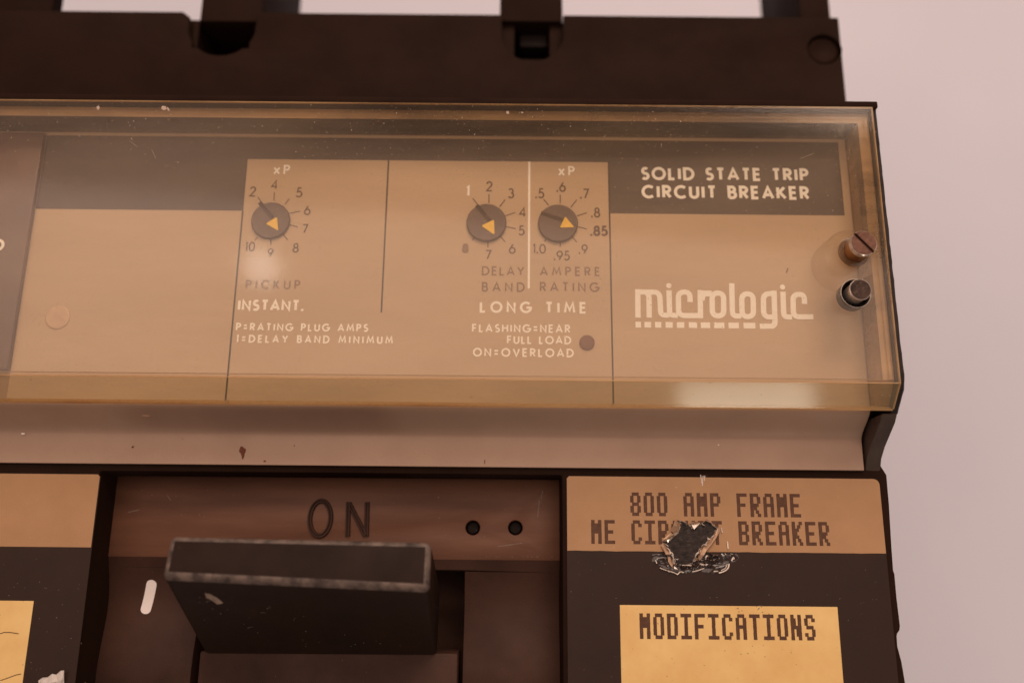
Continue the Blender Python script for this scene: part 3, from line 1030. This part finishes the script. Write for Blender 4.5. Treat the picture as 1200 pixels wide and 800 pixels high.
# --- escutcheon round the handle: flat ledge, then a rounded drum with a slot
y_led0, y_led1 = Y_FACE_TOP - 0.02, P(600, 655, Z_FLOOR).y
x0, x1 = X_REC_L + 0.02, X_REC_R - 0.02
x0d = x0
bm = bmesh.new()
Z_DRUM_TOP = -11.0
y_flat = P(600, 800, Z_DRUM_TOP).y
Yz = lambda y, z: P(600, y, z).y
pr = [(y_led0, -26), (y_led0, Z_FLOOR), (y_led1, Z_FLOOR)]
key = [(y_led1 - 0.15, Z_FLOOR - 0.1), (Yz(668, -14.3), -14.3), (Yz(684, -15.2), -15.2), (Yz(702, -15.8), -15.8), (Yz(718, -15.9), -15.9),
       (Yz(735, -15.6), -15.6), (Yz(755, -15.0), -15.0), (Yz(775, -14.5), -14.5), (Yz(800, -14.3), -14.3), (Yz(850, -15), -15.0)]
for (p0, p1, p2, p3) in zip([key[0]] + key, key, key[1:], key[2:] + [key[-1]]):
    for i in range(6):
        t = i / 6
        f = [0.5 * (2 * b_ + (c_ - a_) * t + (2 * a_ - 5 * b_ + 4 * c_ - d_) * t * t + (3 * b_ - a_ - 3 * c_ + d_) * t ** 3) for a_, b_, c_, d_ in zip(p0, p1, p2, p3)]
        pr.append((f[0], f[1]))
pr.append(key[-1])
pr.append((Y_END - 4, -15.2))
pr.append((Y_END - 4, -26))
bm_prism_x(bm, pr, x0, x1)
esc = part('escutcheon', bm, [M_brown, M_brown_shaded])
XH0, XH1 = P(190, 673, 10).x, P(503, 690, 10).x
sl0, sl1 = XH0 - 2.2, P(543, 720, -13).x
cm = bmesh.new()
bm_box(cm, sl0, sl1, y_led1 - 60, P(600, 669, -15).y, -25.5, 5)
cs = [cm]
for cx in (554, 604):
    q = P(cx, 618, Z_FLOOR)
    cm = bmesh.new()
    bm_lathe(cm, q.x, q.y, [(1.35, Z_FLOOR - 5), (1.35, Z_FLOOR + 3)], 32)
    cs.append(cm)
cut(esc, cs)
soften(esc, 0.22)
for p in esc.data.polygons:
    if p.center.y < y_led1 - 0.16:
        p.material_index = 1  # drum faces take the shade-darkened copy of the ledge plastic
for cx in (554, 604):
    q = P(cx, 618, Z_FLOOR)
    bm = bmesh.new()
    bm_lathe(bm, q.x, q.y, [(1.2, Z_FLOOR - 4.9), (1.2, Z_FLOOR - 1.6), (0.95, Z_FLOOR - 1.3)], 32)
    part('pin_plug', bm, M_slot, esc, smooth=30)

# raised ON above the handle
bm = bmesh.new()


def raised(bm, pts, w, z, h):
    """letter stroke with sloping flanks standing on the surface"""
    pts = [Vector((p[0], p[1], 0)) for p in pts]
    closed = (pts[0] - pts[-1]).length < 1e-4
    if closed:
        pts = pts[:-1]
    m = len(pts)
    rows = []
    for i, p in enumerate(pts):
        a = pts[i - 1] if (i > 0 or closed) else None
        b = pts[(i + 1) % m] if (i < m - 1 or closed) else None
        d1 = (p - a).normalized() if a is not None else None
        d2 = (b - p).normalized() if b is not None else None
        d1, d2 = d1 or d2, d2 or d1
        n1, n2 = Vector((-d1.y, d1.x, 0)), Vector((-d2.y, d2.x, 0))
        nn = (n1 + n2).normalized() if (n1 + n2).length > 1e-5 else n1
        k = min(1.5, 1 / max(0.4, nn.dot(n1)))
        rows.append([bm.verts.new((p.x + nn.x * s * w * k, p.y + nn.y * s * w * k, z + hh)) for s, hh in ((-.5, 0), (-.36, h), (-.16, h), (-.10, h * .35), (.10, h * .35), (.16, h), (.36, h), (.5, 0))])
    for i in range(m if closed else m - 1):
        a, b = rows[i], rows[(i + 1) % m]
        for k in range(7):
            bm.faces.new((a[k], a[k + 1], b[k + 1], b[k]))


q = P(375.5, 607, Z_FLOOR)
rx = 11.8 * 0.163
raised(bm, [(q.x + rx * math.cos(t), q.y + 3.15 * math.sin(t)) for t in [2 * math.pi * i / 36 for i in range(37)]], 0.95, Z_FLOOR, 0.5)
px = lambda x, y: (P(x, y, Z_FLOOR).x, P(x, y, Z_FLOOR).y)
for s in ([px(407.5, 628), px(408.5, 588)], [px(409, 589), px(428.5, 627)], [px(429.5, 628), px(430.5, 588)]):
    raised(bm, s, 0.95, Z_FLOOR + 0.003 * rnd.random(), 0.5)
part('lettering', bm, M_brown_shaded, esc)

# white position bar on the drum
bm = bmesh.new()


def drum_z(y):
    for (ya, za), (yc, zc) in zip(pr[3:], pr[4:-1]):
        if yc <= y <= ya:
            return za + (zc - za) * (ya - y) / (ya - yc)
    return Z_DRUM_TOP


a, b = P(178, 679, -14.9), P(169.5, 719, -15.9)
rows = []
for i in range(41):
    t = i / 40
    c = a.lerp(b, t)
    hw = 0.95 * math.sqrt(max(0, 1 - (max(0, abs(t - .5) - .36) / .14) ** 2))
    d = (b - a).normalized()
    nn = Vector((-d.y, d.x, 0))
    row = []
    for s in (-1, 1):
        v = c + nn * hw * s
        row.append(bm.verts.new((v.x, v.y, drum_z(v.y) + 0.06)))
    rows.append(row)
for r0, r1 in zip(rows, rows[1:]):
    try:
        bm.faces.new((r0[0], r0[1], r1[1], r1[0]))
    except ValueError:
        pass
part('position_mark', bm, M_mark, esc)

# --- handle: broad paddle leaning towards the ON side, on its sliding block
bm = bmesh.new()
tl, tr = P(203, 627, 9.0), P(499, 634, 9.0)
bl, br = P(190, 676, 10.2), P(505, 691, 10.2)
base_l, base_r = P(242, 766, -9.6), P(525, 768, -9.6)
y_top_base = base_l.y + 12
vs = [bm.verts.new(v) for v in (
    (XH0 + 0.3, tl.y, 9.0), (XH1, tr.y, 9.0), (XH1, br.y, 10.2), (XH0, bl.y, 10.2),
    (XH0 + 0.5, y_top_base, -14), (XH1 - 0.2, y_top_base, -14), (XH1 - 0.2, base_r.y, -12), (XH0 + 0.5, base_l.y, -12))]
for f in ((0, 1, 2, 3), (7, 6, 5, 4), (3, 2, 6, 7), (1, 0, 4, 5), (0, 3, 7, 4), (2, 1, 5, 6)):
    bm.faces.new([vs[i] for i in f])
bmesh.ops.recalc_face_normals(bm, faces=bm.faces)
eds = [e for e in bm.edges if all(v in vs[:4] for v in e.verts)]
side = [e for e in bm.edges if (e.verts[0] in vs[:4]) != (e.verts[1] in vs[:4])]
bmesh.ops.bevel(bm, geom=eds + side, offset=0.9, segments=5, profile=0.5, affect='EDGES')
for f in bm.faces:
    if f.calc_area() < 70 and f.calc_center_median().z > 7.0 and not (f.calc_area() > 20):
        f.material_index = 1
handle = part('handle', bm, [M_handle, M_worn], smooth=40)
bm = bmesh.new()
q = P(251, 701, 5)
fl = [(240, 694), (247, 695.5), (255, 700), (262, 706), (255, 707.5), (247, 702), (242, 700)]
yu = lambda y: 10.2 + (y - bl.y) / (base_l.y - bl.y) * (-12 - 10.2)


def on_under(px_, py_):
    """point of the handle's sloping underside seen at a photograph pixel"""
    d = ROT @ Vector(((px_ - 600.0) / F_PX, -(py_ - 400.0) / F_PX, -1.0))
    n0 = Vector((0, bl.y, 10.2))
    dirv = Vector((0, base_l.y - bl.y, -22.2))
    nrm = dirv.cross(Vector((1, 0, 0))).normalized()
    t = (n0 - CAM).dot(nrm) / d.dot(nrm)
    v = CAM + d * t
    return v + nrm * (0.05 if nrm.dot(CAM - v) > 0 else -0.05)


bm.faces.new([bm.verts.new(on_under(x, y)) for x, y in fl])
part('paint_chip', bm, surface('bare_chip', (0.36, 0.27, 0.20), (0.2, 0.14, 0.1), 0.6, scale=1500), handle)
bm = bmesh.new()
bm_box(bm, XH0 - 0.3, P(541, 770, -12).x - 0.7, base_l.y - 40, base_l.y + 0.3, -22, -12.3)
o = part('sliding_block', bm, M_brown_shaded)
soften(o, 0.4)

# scuffs on the handle and dust lodged round it
rs = random.Random(31)
for k in range(16):
    x, y = rs.uniform(235, 515), rs.uniform(700, 758)
    an, ln = rs.uniform(-0.5, 0.5), rs.choice((0.5, 0.8, 1.2, 3, 6))
    a, b = on_under(x - ln * math.cos(an), y - ln * math.sin(an)), on_under(x + ln * math.cos(an), y + ln * math.sin(an))
    d = (b - a).normalized()
    nn = d.cross(Vector((0, -22.2, -(base_l.y - bl.y))).normalized())
    nn = Vector((-d.y, d.x * 0.5, d.x * 0.8)).normalized() * rs.uniform(0.03, 0.07)
    bm = bmesh.new()
    bm.faces.new([bm.verts.new(v) for v in (a - nn, b - nn * 0.3, b + nn * 0.3, a + nn)])
    part('scratch', bm, M_scuff, handle)

# --- right label: tan band with two printed lines, black field, yellowed box
ZL = Z_LABEL
Rl = lambda x, y: (P(x, y, ZL).x, P(x, y, ZL).y)
xl0 = P(664.5, 650, ZL).x
xl1a = 0.5 * (P(1035, 600, ZL).x + P(1051, 790, ZL).x)
yl0, yl1 = P(850, 559, ZL).y, P(850, 646.5, ZL).y
r = 1.1
bm = bmesh.new()
pts = [(xl0, Y_END), (xl1a, Y_END), (xl1a, yl0 - r)] + [(xl1a - r + r * math.cos(t), yl0 - r + r * math.sin(t)) for t in [math.pi / 2 * i / 6 for i in range(1, 7)]]
pts += [(xl0 + 0.4, yl0), (xl0, yl0 - 0.4)]
bm_prism_z(bm, pts, ZL - 0.2, ZL)
lab = part('rating_label', bm, M_paper_dark, label='label with tan band printed over a black field')
bm = bmesh.new()
bot = []
for i in range(40):
    x = xl0 + 0.05 + (xl1a - xl0 - 0.1) * i / 39
    bot.append((x, yl1 + 0.10 * mnoise.noise((x * 1.1, 2, 0))))
pts = bot + [(xl1a - 0.05, yl0 - r)] + [(xl1a - 0.05 - r + r * math.cos(t), yl0 - 0.05 - r + r * math.sin(t)) for t in [math.pi / 2 * i / 6 for i in range(1, 7)]]
pts += [(xl0 + 0.45, yl0 - 0.05), (xl0 + 0.05, yl0 - 0.45)]
bm_prism_z(bm, pts, ZL - 0.1, ZL + 0.03)
part('tan_band', bm, M_paper, lab)
xm0, xm1, ym = P(727, 740, ZL).x, 0.5 * (P(982, 715, ZL).x + P(987.5, 795, ZL).x), P(850, 709.5, ZL).y
bm = bmesh.new()
bm_box(bm, xm0, xm1, Y_END + 5, ym, ZL - 0.1, ZL + 0.03)
part('yellow_field', bm, M_yellow_paper, lab)

DOT = {
    'A': '01110 10001 10001 11111 10001 10001 10001', 'B': '11110 10001 10001 11110 10001 10001 11110',
    'C': '01110 10001 10000 10000 10000 10001 01110', 'D': '11110 10001 10001 10001 10001 10001 11110',
    'E': '11111 10000 10000 11110 10000 10000 11111', 'F': '11111 10000 10000 11110 10000 10000 10000',
    'I': '11111 00100 00100 00100 00100 00100 11111', 'K': '10001 10010 10100 11000 10100 10010 10001',
    'M': '10001 11011 10101 10101 10001 10001 10001', 'N': '10001 11001 11001 10101 10011 10011 10001',
    'O': '01110 10001 10001 10001 10001 10001 01110', 'P': '11110 10001 10001 11110 10000 10000 10000',
    'R': '11110 10001 10001 11110 10100 10010 10001', 'S': '01110 10001 10000 01110 00001 10001 01110',
    'T': '11111 00100 00100 00100 00100 00100 00100', 'U': '10001 10001 10001 10001 10001 10001 01110',
    '8': '01110 10001 10001 01110 10001 10001 01110', '0': '01110 10001 10001 10001 10001 10001 01110',
}


def dots(bm, s, x0, x1, base, cap, z):
    """double-struck dot-matrix line: every dot two columns wide"""
    a, b = P(x0, base, z), P(x1, base, z)
    top = P((x0 + x1) / 2, cap, z).y
    ybot = (a.y + b.y) / 2
    pitch = (b.x - a.x) / (len(s) - 0.22)
    cw = pitch * 0.78 / 6
    rh = (top - ybot) / 7
    for i, c in enumerate(s):
        if c == ' ':
            continue
        rows = DOT[c].split()
        for rr, row in enumerate(rows):
            on = [False] * 6
            for k, ch in enumerate(row):
                if ch == '1':
                    on[k] = on[k + 1] = True
            k = 0
            while k < 6:
                if on[k]:
                    e_ = k
                    while e_ < 6 and on[e_]:
                        e_ += 1
                    j = lambda: rnd.uniform(-0.05, 0.05) * cw
                    xa, xb2 = a.x + i * pitch + k * cw + j(), a.x + i * pitch + e_ * cw + j()
                    ya, yb2 = top - rr * rh, top - (rr + 1) * rh
                    bm.faces.new([bm.verts.new(v) for v in ((xa, yb2, z), (xb2, yb2, z), (xb2, ya, z), (xa, ya, z))])
                    k = e_
                else:
                    k += 1


bm = bmesh.new()
dots(bm, '800 AMP FRAME', 739, 939, 605, 577.5, ZL + 0.05)
dots(bm, 'ME CIRCUIT BREAKER', 693, 973, 638, 610, ZL + 0.05)
part('lettering', bm, M_print, lab)
bm = bmesh.new()
dots(bm, 'MODIFICATIONS', 750, 956.5, 749, 719, ZL + 0.05)
part('lettering', bm, M_print, lab)

# torn hole through the label, its foil flaps and the crinkled film below
hole = [(777, 635), (784, 633), (791, 628), (796, 621), (798, 614), (794, 609.5), (800, 611), (806, 614), (811, 619), (817, 617), (823, 613), (829, 609),
        (834, 613), (840, 619), (836, 626), (829, 634), (823, 640), (818, 646), (814, 654), (811, 661), (800, 662), (792, 660), (788, 652), (784, 644)]
bm = bmesh.new()
jr = random.Random(4)
fine = []
for (xa, ya), (xb2, yb2) in zip(hole, hole[1:] + hole[:1]):
    for t in (0, 0.34, 0.67):
        fine.append((xa + (xb2 - xa) * t + jr.uniform(-0.9, 0.9), ya + (yb2 - ya) * t + jr.uniform(-0.9, 0.9)))
bm.faces.new([bm.verts.new(P(x, y, ZL + 0.07)) for x, y in fine])
part('torn_hole', bm, M_torn_deep, lab)
bm = bmesh.new()
rr = random.Random(21)


def flap(bm, base, tip, z0=ZL + 0.08):
    """little crumpled sheet: base points on the label, tip points lifted off it"""
    a = [bm.verts.new(P(x, y, z0)) for x, y in base]
    m_ = [bm.verts.new(P((x + u) / 2 + rr.uniform(-2, 2), (y + v) / 2 + rr.uniform(-2, 2), z0 + 0.5 * h + rr.uniform(0.05, 0.35))) for (x, y), (u, v, h) in zip(base, tip)]
    b = [bm.verts.new(P(u, v, z0 + h)) for u, v, h in tip]
    for p_, q_ in ((a, m_), (m_, b)):
        for i in range(len(base) - 1):
            bm.faces.new((p_[i], p_[i + 1], q_[i + 1]))
            bm.faces.new((p_[i], q_[i + 1], q_[i]))


flap(bm, [(777, 635), (784, 633), (791, 628)], [(776, 631, .3), (780, 629, .5), (786, 624, .6)])
flap(bm, [(791, 628), (797, 620), (797, 613)], [(786, 621, .6), (789, 615, .8), (791, 609, .9)])
flap(bm, [(806, 614), (811, 619), (817, 617)], [(809, 611, .7), (814, 611, 1.1), (820, 612, .7)])
flap(bm, [(823, 613), (829, 609), (834, 613)], [(825, 611, .3), (829, 607.5, .5), (836, 614, .4)])
flap(bm, [(840, 619), (836, 626), (829, 634), (823, 640)], [(845, 620, .3), (840, 629, .5), (834, 637, .6), (828, 645, .5)])
flap(bm, [(823, 640), (818, 646), (814, 654)], [(829, 643, .7), (825, 650, .8), (819, 658, .5)])
flap(bm, [(777, 635), (781, 641), (785, 647)], [(774, 637, .3), (778, 645, .4), (781, 651, .4)])
flap(bm, [(785, 645), (788, 653), (792, 660)], [(782, 650, .6), (783, 658, .6), (788, 665, .5)])
part('torn_foil', bm, M_foil, lab)
# bright torn rim, then pale raised strokes painting glints on the film below
bm = bmesh.new()
nf = len(fine)
lo, hi = [], []
for i, (x, y) in enumerate(fine):
    cxh, cyh = 808, 635
    d = Vector((x - cxh, y - cyh, 0)).normalized()
    w = max(0.15, 1.1 + 2.2 * mnoise.noise((x * 0.13, y * 0.13, 8.8)))
    lo.append(bm.verts.new(P(x - d.x * 0.3, y - d.y * 0.3, ZL + 0.12)))
    hi.append(bm.verts.new(P(x + d.x * w, y + d.y * w, ZL + 0.35 + 0.3 * jr.random())))
for i in range(nf):
    j = (i + 1) % nf
    if jr.random() < 0.82:
        bm.faces.new((lo[i], lo[j], hi[j], hi[i]))
part('torn_rim', bm, M_glint, lab)
bm = bmesh.new()
shards = [((809, 612), (820, 612.5), (813.5, 620)), ((784, 652), (789, 648), (790, 656)), ((786, 659), (792, 656), (790, 664))]
for k in range(34):
    if k < 12:
        i_ = jr.randrange(nf)
        x, y = fine[i_]
        x, y = x + jr.uniform(-1.5, 1.5), y + jr.uniform(-1.5, 1.5)
    elif k < 24:
        t = jr.random()
        x, y = 826 - 15 * t + jr.uniform(-3, 3), 638 + 26 * t + jr.uniform(-3, 3)
    else:
        x, y = jr.uniform(782, 796), jr.uniform(646, 670)
    shards.append(tuple((x + jr.uniform(-3.2, 3.2), y + jr.uniform(-2.4, 2.4)) for _ in range(3)))
for tri_ in shards:
    bm.faces.new([bm.verts.new(P(x, y, ZL + jr.uniform(0.15, 0.75))) for x, y in tri_])
part('foil_shard', bm, M_shard, lab)
for glint_path in ([(773, 665), (782, 668.5), (790, 670.5), (794, 673)], [(794, 672.5), (797, 669), (801, 670.5)], [(782, 663), (786, 657.5), (791, 660), (790, 666)],
             [(783, 650), (787, 646), (789, 652), (788, 657)], [(842, 671), (849, 669), (853.5, 665), (854, 660)], [(845, 668), (850, 665.5), (852, 660.5)],
             [(811, 669.5), (818, 668), (825, 665.5)], [(812, 662), (820, 660), (828, 662)], [(812, 657), (818, 655), (823, 656.5)],
             [(815, 664.5), (821, 662.5), (829, 661)], [(826, 655), (828, 650), (831, 653), (829, 658)], [(857, 657), (859, 652), (860, 655)],
             [(836, 669), (841, 669)], [(849, 648), (851, 650.5)], [(768, 656), (769.5, 660)], [(852, 634), (853, 643)], [(845, 618), (846, 624)]):
    bm = bmesh.new()
    pts_ = smooth(glint_path, 2) if len(glint_path) > 2 else glint_path
    raised(bm, [(P(x, y, ZL).x, P(x, y, ZL).y) for x, y in pts_], jr.uniform(0.13, 0.24), ZL + 0.10, 0.18)
    part('film_glint', bm, M_glint, lab)
bm = bmesh.new()
nx, ny = 110, 60
gx0, gx1, gy0, gy1 = 764, 866, 640, 678
grid, falls = [], {}
for j in range(ny + 1):
    row = []
    for i in range(nx + 1):
        x, y = gx0 + (gx1 - gx0) * i / nx, gy0 + (gy1 - gy0) * j / ny
        u, v = (x - 813) / 48, (y - 652) / 21
        d = math.hypot(u, v) + 0.22 * mnoise.noise((x * 0.06, y * 0.08, 4.4))
        fall = max(0.0, min(1.0, (1.0 - d) * 2.2))
        falls[i, j] = fall
        w1 = 1 - abs(mnoise.noise((x * 0.055 + 2, y * 0.12, 2.0))) * 2.6
        w2 = 1 - abs(mnoise.noise((x * 0.12 + 5, y * 0.20, 7.0))) * 2.6
        z = ZL + 0.012 + fall * (0.04 + 0.75 * max(0, w1) ** 3 + 0.35 * max(0, w2) ** 3)
        row.append(bm.verts.new(P(x, y, z)))
    grid.append(row)


def inside(x, y, poly):
    c = False
    for (xa, ya), (xb2, yb2) in zip(poly, poly[1:] + poly[:1]):
        if (ya > y) != (yb2 > y) and x < (xb2 - xa) * (y - ya) / (yb2 - ya) + xa:
            c = not c
    return c


for j in range(ny):
    for i in range(nx):
        x, y = gx0 + (gx1 - gx0) * (i + .5) / nx, gy0 + (gy1 - gy0) * (j + .5) / ny
        if y > 648.5 and falls[i, j] > 0.02 and not inside(x, y, hole):
            bm.faces.new((grid[j][i], grid[j][i + 1], grid[j + 1][i + 1], grid[j + 1][i]))
bmesh.ops.delete(bm, geom=[v for v in bm.verts if not v.link_faces], context='VERTS')
part('crinkled_film', bm, M_film, lab, smooth=70)
bm = bmesh.new()
for pts_ in ([(821, 556), (822.5, 566)], [(824, 557), (823, 569)], [(826, 557), (825.5, 563)]):
    line_px(bm, pts_[0], pts_[1], 0.14, ZL + 0.09 + 0.003 * rnd.random())
part('scratch', bm, M_torn, lab)

# --- left label, the same make: tan band, black field, yellowed box
xr = 0.5 * (P(116, 570, ZL).x + P(89, 795, ZL).x)
ya0, ya1 = P(60, 554.5, ZL).y, P(60, 640.5, ZL).y
bm = bmesh.new()
pts = [(X_LEFT, Y_END), (xr, Y_END), (xr, ya0 - 0.5), (xr - 0.5, ya0), (X_LEFT, ya0)]
bm_prism_z(bm, pts, ZL - 0.2, ZL)
lab2 = part('warning_label', bm, M_paper_dark, label='label at the left with tan band over a black field')
bm = bmesh.new()
bm_prism_z(bm, [(X_LEFT, ya1), (xr - 0.15, ya1), (xr - 0.15, ya0 - 0.5), (xr - 0.5, ya0 - 0.1), (X_LEFT, ya0 - 0.1)], ZL - 0.1, ZL + 0.03)
part('tan_band', bm, M_paper, lab2)
bm = bmesh.new()
xq = 0.5 * (P(39, 705, ZL).x + P(27.5, 795, ZL).x)
bm_box(bm, X_LEFT, xq, Y_END + 5, P(20, 703.5, ZL).y, ZL - 0.1, ZL + 0.03)
part('yellow_field', bm, M_yellow_paper, lab2)
bm = bmesh.new()
zz = ZL + 0.045
for seg in ([(0, 742), (5, 740.5), (12, 740.5), (22, 742)], [(0, 797), (9, 794), (18, 790.5), (25, 789)]):
    ribbon(bm, [(P(x, y, ZL).x, P(x, y, ZL).y) for x, y in seg], 0.14, zz)
part('crack', bm, M_print, lab2)
bm = bmesh.new()
flap(bm, [(42, 806), (47, 806), (53, 807), (59, 807), (65, 807), (70, 806), (75, 806)], [(45, 797, .3), (50, 793.5, .6), (56, 793, .5), (61, 789, .9), (66, 790, .7), (71, 785.5, 1.2), (75, 785, 1.0)], ZL + 0.05)
part('torn_paper', bm, M_torn, lab2)

# --- dust lying on the cover, the handle, the ledge and the labels
def dust(name, parent, spots, place, mat):
    """tiny irregular flakes, too many to count"""
    bm = bmesh.new()
    rd = random.Random(len(spots) * 7 + 1)
    for x, y, r_ in spots:
        a0, k = rd.uniform(0, 6.28), rd.uniform(0.25, 0.9)
        vs = []
        for i in range(5):
            t = a0 + i * 1.2566
            u, v = r_ * math.cos(t), r_ * k * math.sin(t) * rd.uniform(0.6, 1.2)
            vs.append(bm.verts.new(place(x + u * math.cos(a0) - v * math.sin(a0), y + u * math.sin(a0) + v * math.cos(a0))))
        bm.faces.new(vs)
    o = part(name, bm, mat, parent)
    o['kind'] = 'stuff'
    return o


rd = random.Random(5)
sp = [(rd.uniform(0, 1020), 126 + abs(rd.gauss(0, 45)), rd.uniform(0.3, 0.75)) for _ in range(200)]
sp += [(rd.uniform(640, 1035), rd.uniform(150, 300), rd.uniform(0.3, 0.7)) for _ in range(60)]
sp += [(rd.uniform(0, 1040), rd.uniform(250, 436), rd.uniform(0.25, 0.6)) for _ in range(110)]
sp += [(115, 126.5, 2.6), (192, 127, 3.6), (197, 128, 3.2), (487, 370, 1.6), (595, 132, 2.2), (612, 132, 1.6)]
sp = [q_ for q_ in sp if q_[1] < 436 and math.hypot(q_[0] - 1004, q_[1] - 318) > 42]
dust('dust', cover, sp, lambda x, y: P(x, y, Z_COVER + 0.03), M_dust)
bm = bmesh.new()
for _ in range(26):
    x, y, an, ln = rd.uniform(20, 960), rd.uniform(150, 430), rd.gauss(0.1, 0.5), rd.uniform(4, 22)
    if math.hypot(x - 1004, y - 318) > 60:
        line_px(bm, (x, y), (x + ln * math.cos(an), y + ln * math.sin(an)), 0.03, Z_COVER + 0.015)
o = part('hairline_scratches', bm, M_dust, cover)
o['kind'] = 'stuff'
sp = [(rd.uniform(232, 512), rd.uniform(695, 762), rd.uniform(0.3, 0.8)) for _ in range(60)]
dust('dust', handle, sp, on_under, M_scuff)
sp = [(rd.uniform(145, 650), rd.uniform(565, 650), rd.uniform(0.3, 0.8)) for _ in range(60)] + [(rd.uniform(545, 655), 652, rd.uniform(0.3, 0.7)) for _ in range(20)]
sp = [q_ for q_ in sp if not (180 < q_[0] < 515 and q_[1] > 615)]
dust('dust', esc, sp, lambda x, y: P(x, y, Z_FLOOR + 0.03), M_scuff)
sp = [(rd.uniform(668, 1030), rd.uniform(655, 800), rd.uniform(0.25, 0.6)) for _ in range(90)]
dust('dust', lab, sp, lambda x, y: P(x, y, ZL + 0.04), M_scuff)
sp = [(rd.uniform(735, 978), rd.uniform(713, 800), rd.uniform(0.3, 0.9)) for _ in range(40)] + [(866 + rd.gauss(0, 3), 714 + rd.gauss(0, 2), 1.0) for _ in range(4)] + \
     [(889 + rd.gauss(0, 3), 713 + rd.gauss(0, 3), 1.0) for _ in range(8)]
dust('dirt', lab, sp, lambda x, y: P(x, y, ZL + 0.045), M_fade)
sp = [(rd.uniform(0, 100), rd.uniform(650, 800), rd.uniform(0.3, 0.7)) for _ in range(40)]
dust('dust', lab2, sp, lambda x, y: P(x, y, ZL + 0.04), M_scuff)
for a, b in (((632, 586), (630, 606)), ((636, 575), (634, 584)), ((196, 580), (200, 586)), ((583, 640), (612, 636)), ((150, 600), (163, 597))):
    bm = bmesh.new()
    line_px(bm, a, b, 0.09, Z_FLOOR + 0.03)
    part('scratch', bm, M_scuff, esc)

# ------------------------------------------------------------------ to metres; parts hang from the Empty at the base
for o in bpy.data.objects:
    if o.type == 'MESH':
        o.data.transform(Matrix.Scale(S, 4))
        if o.parent == root:
            o.location = (0, 0, 0.095)
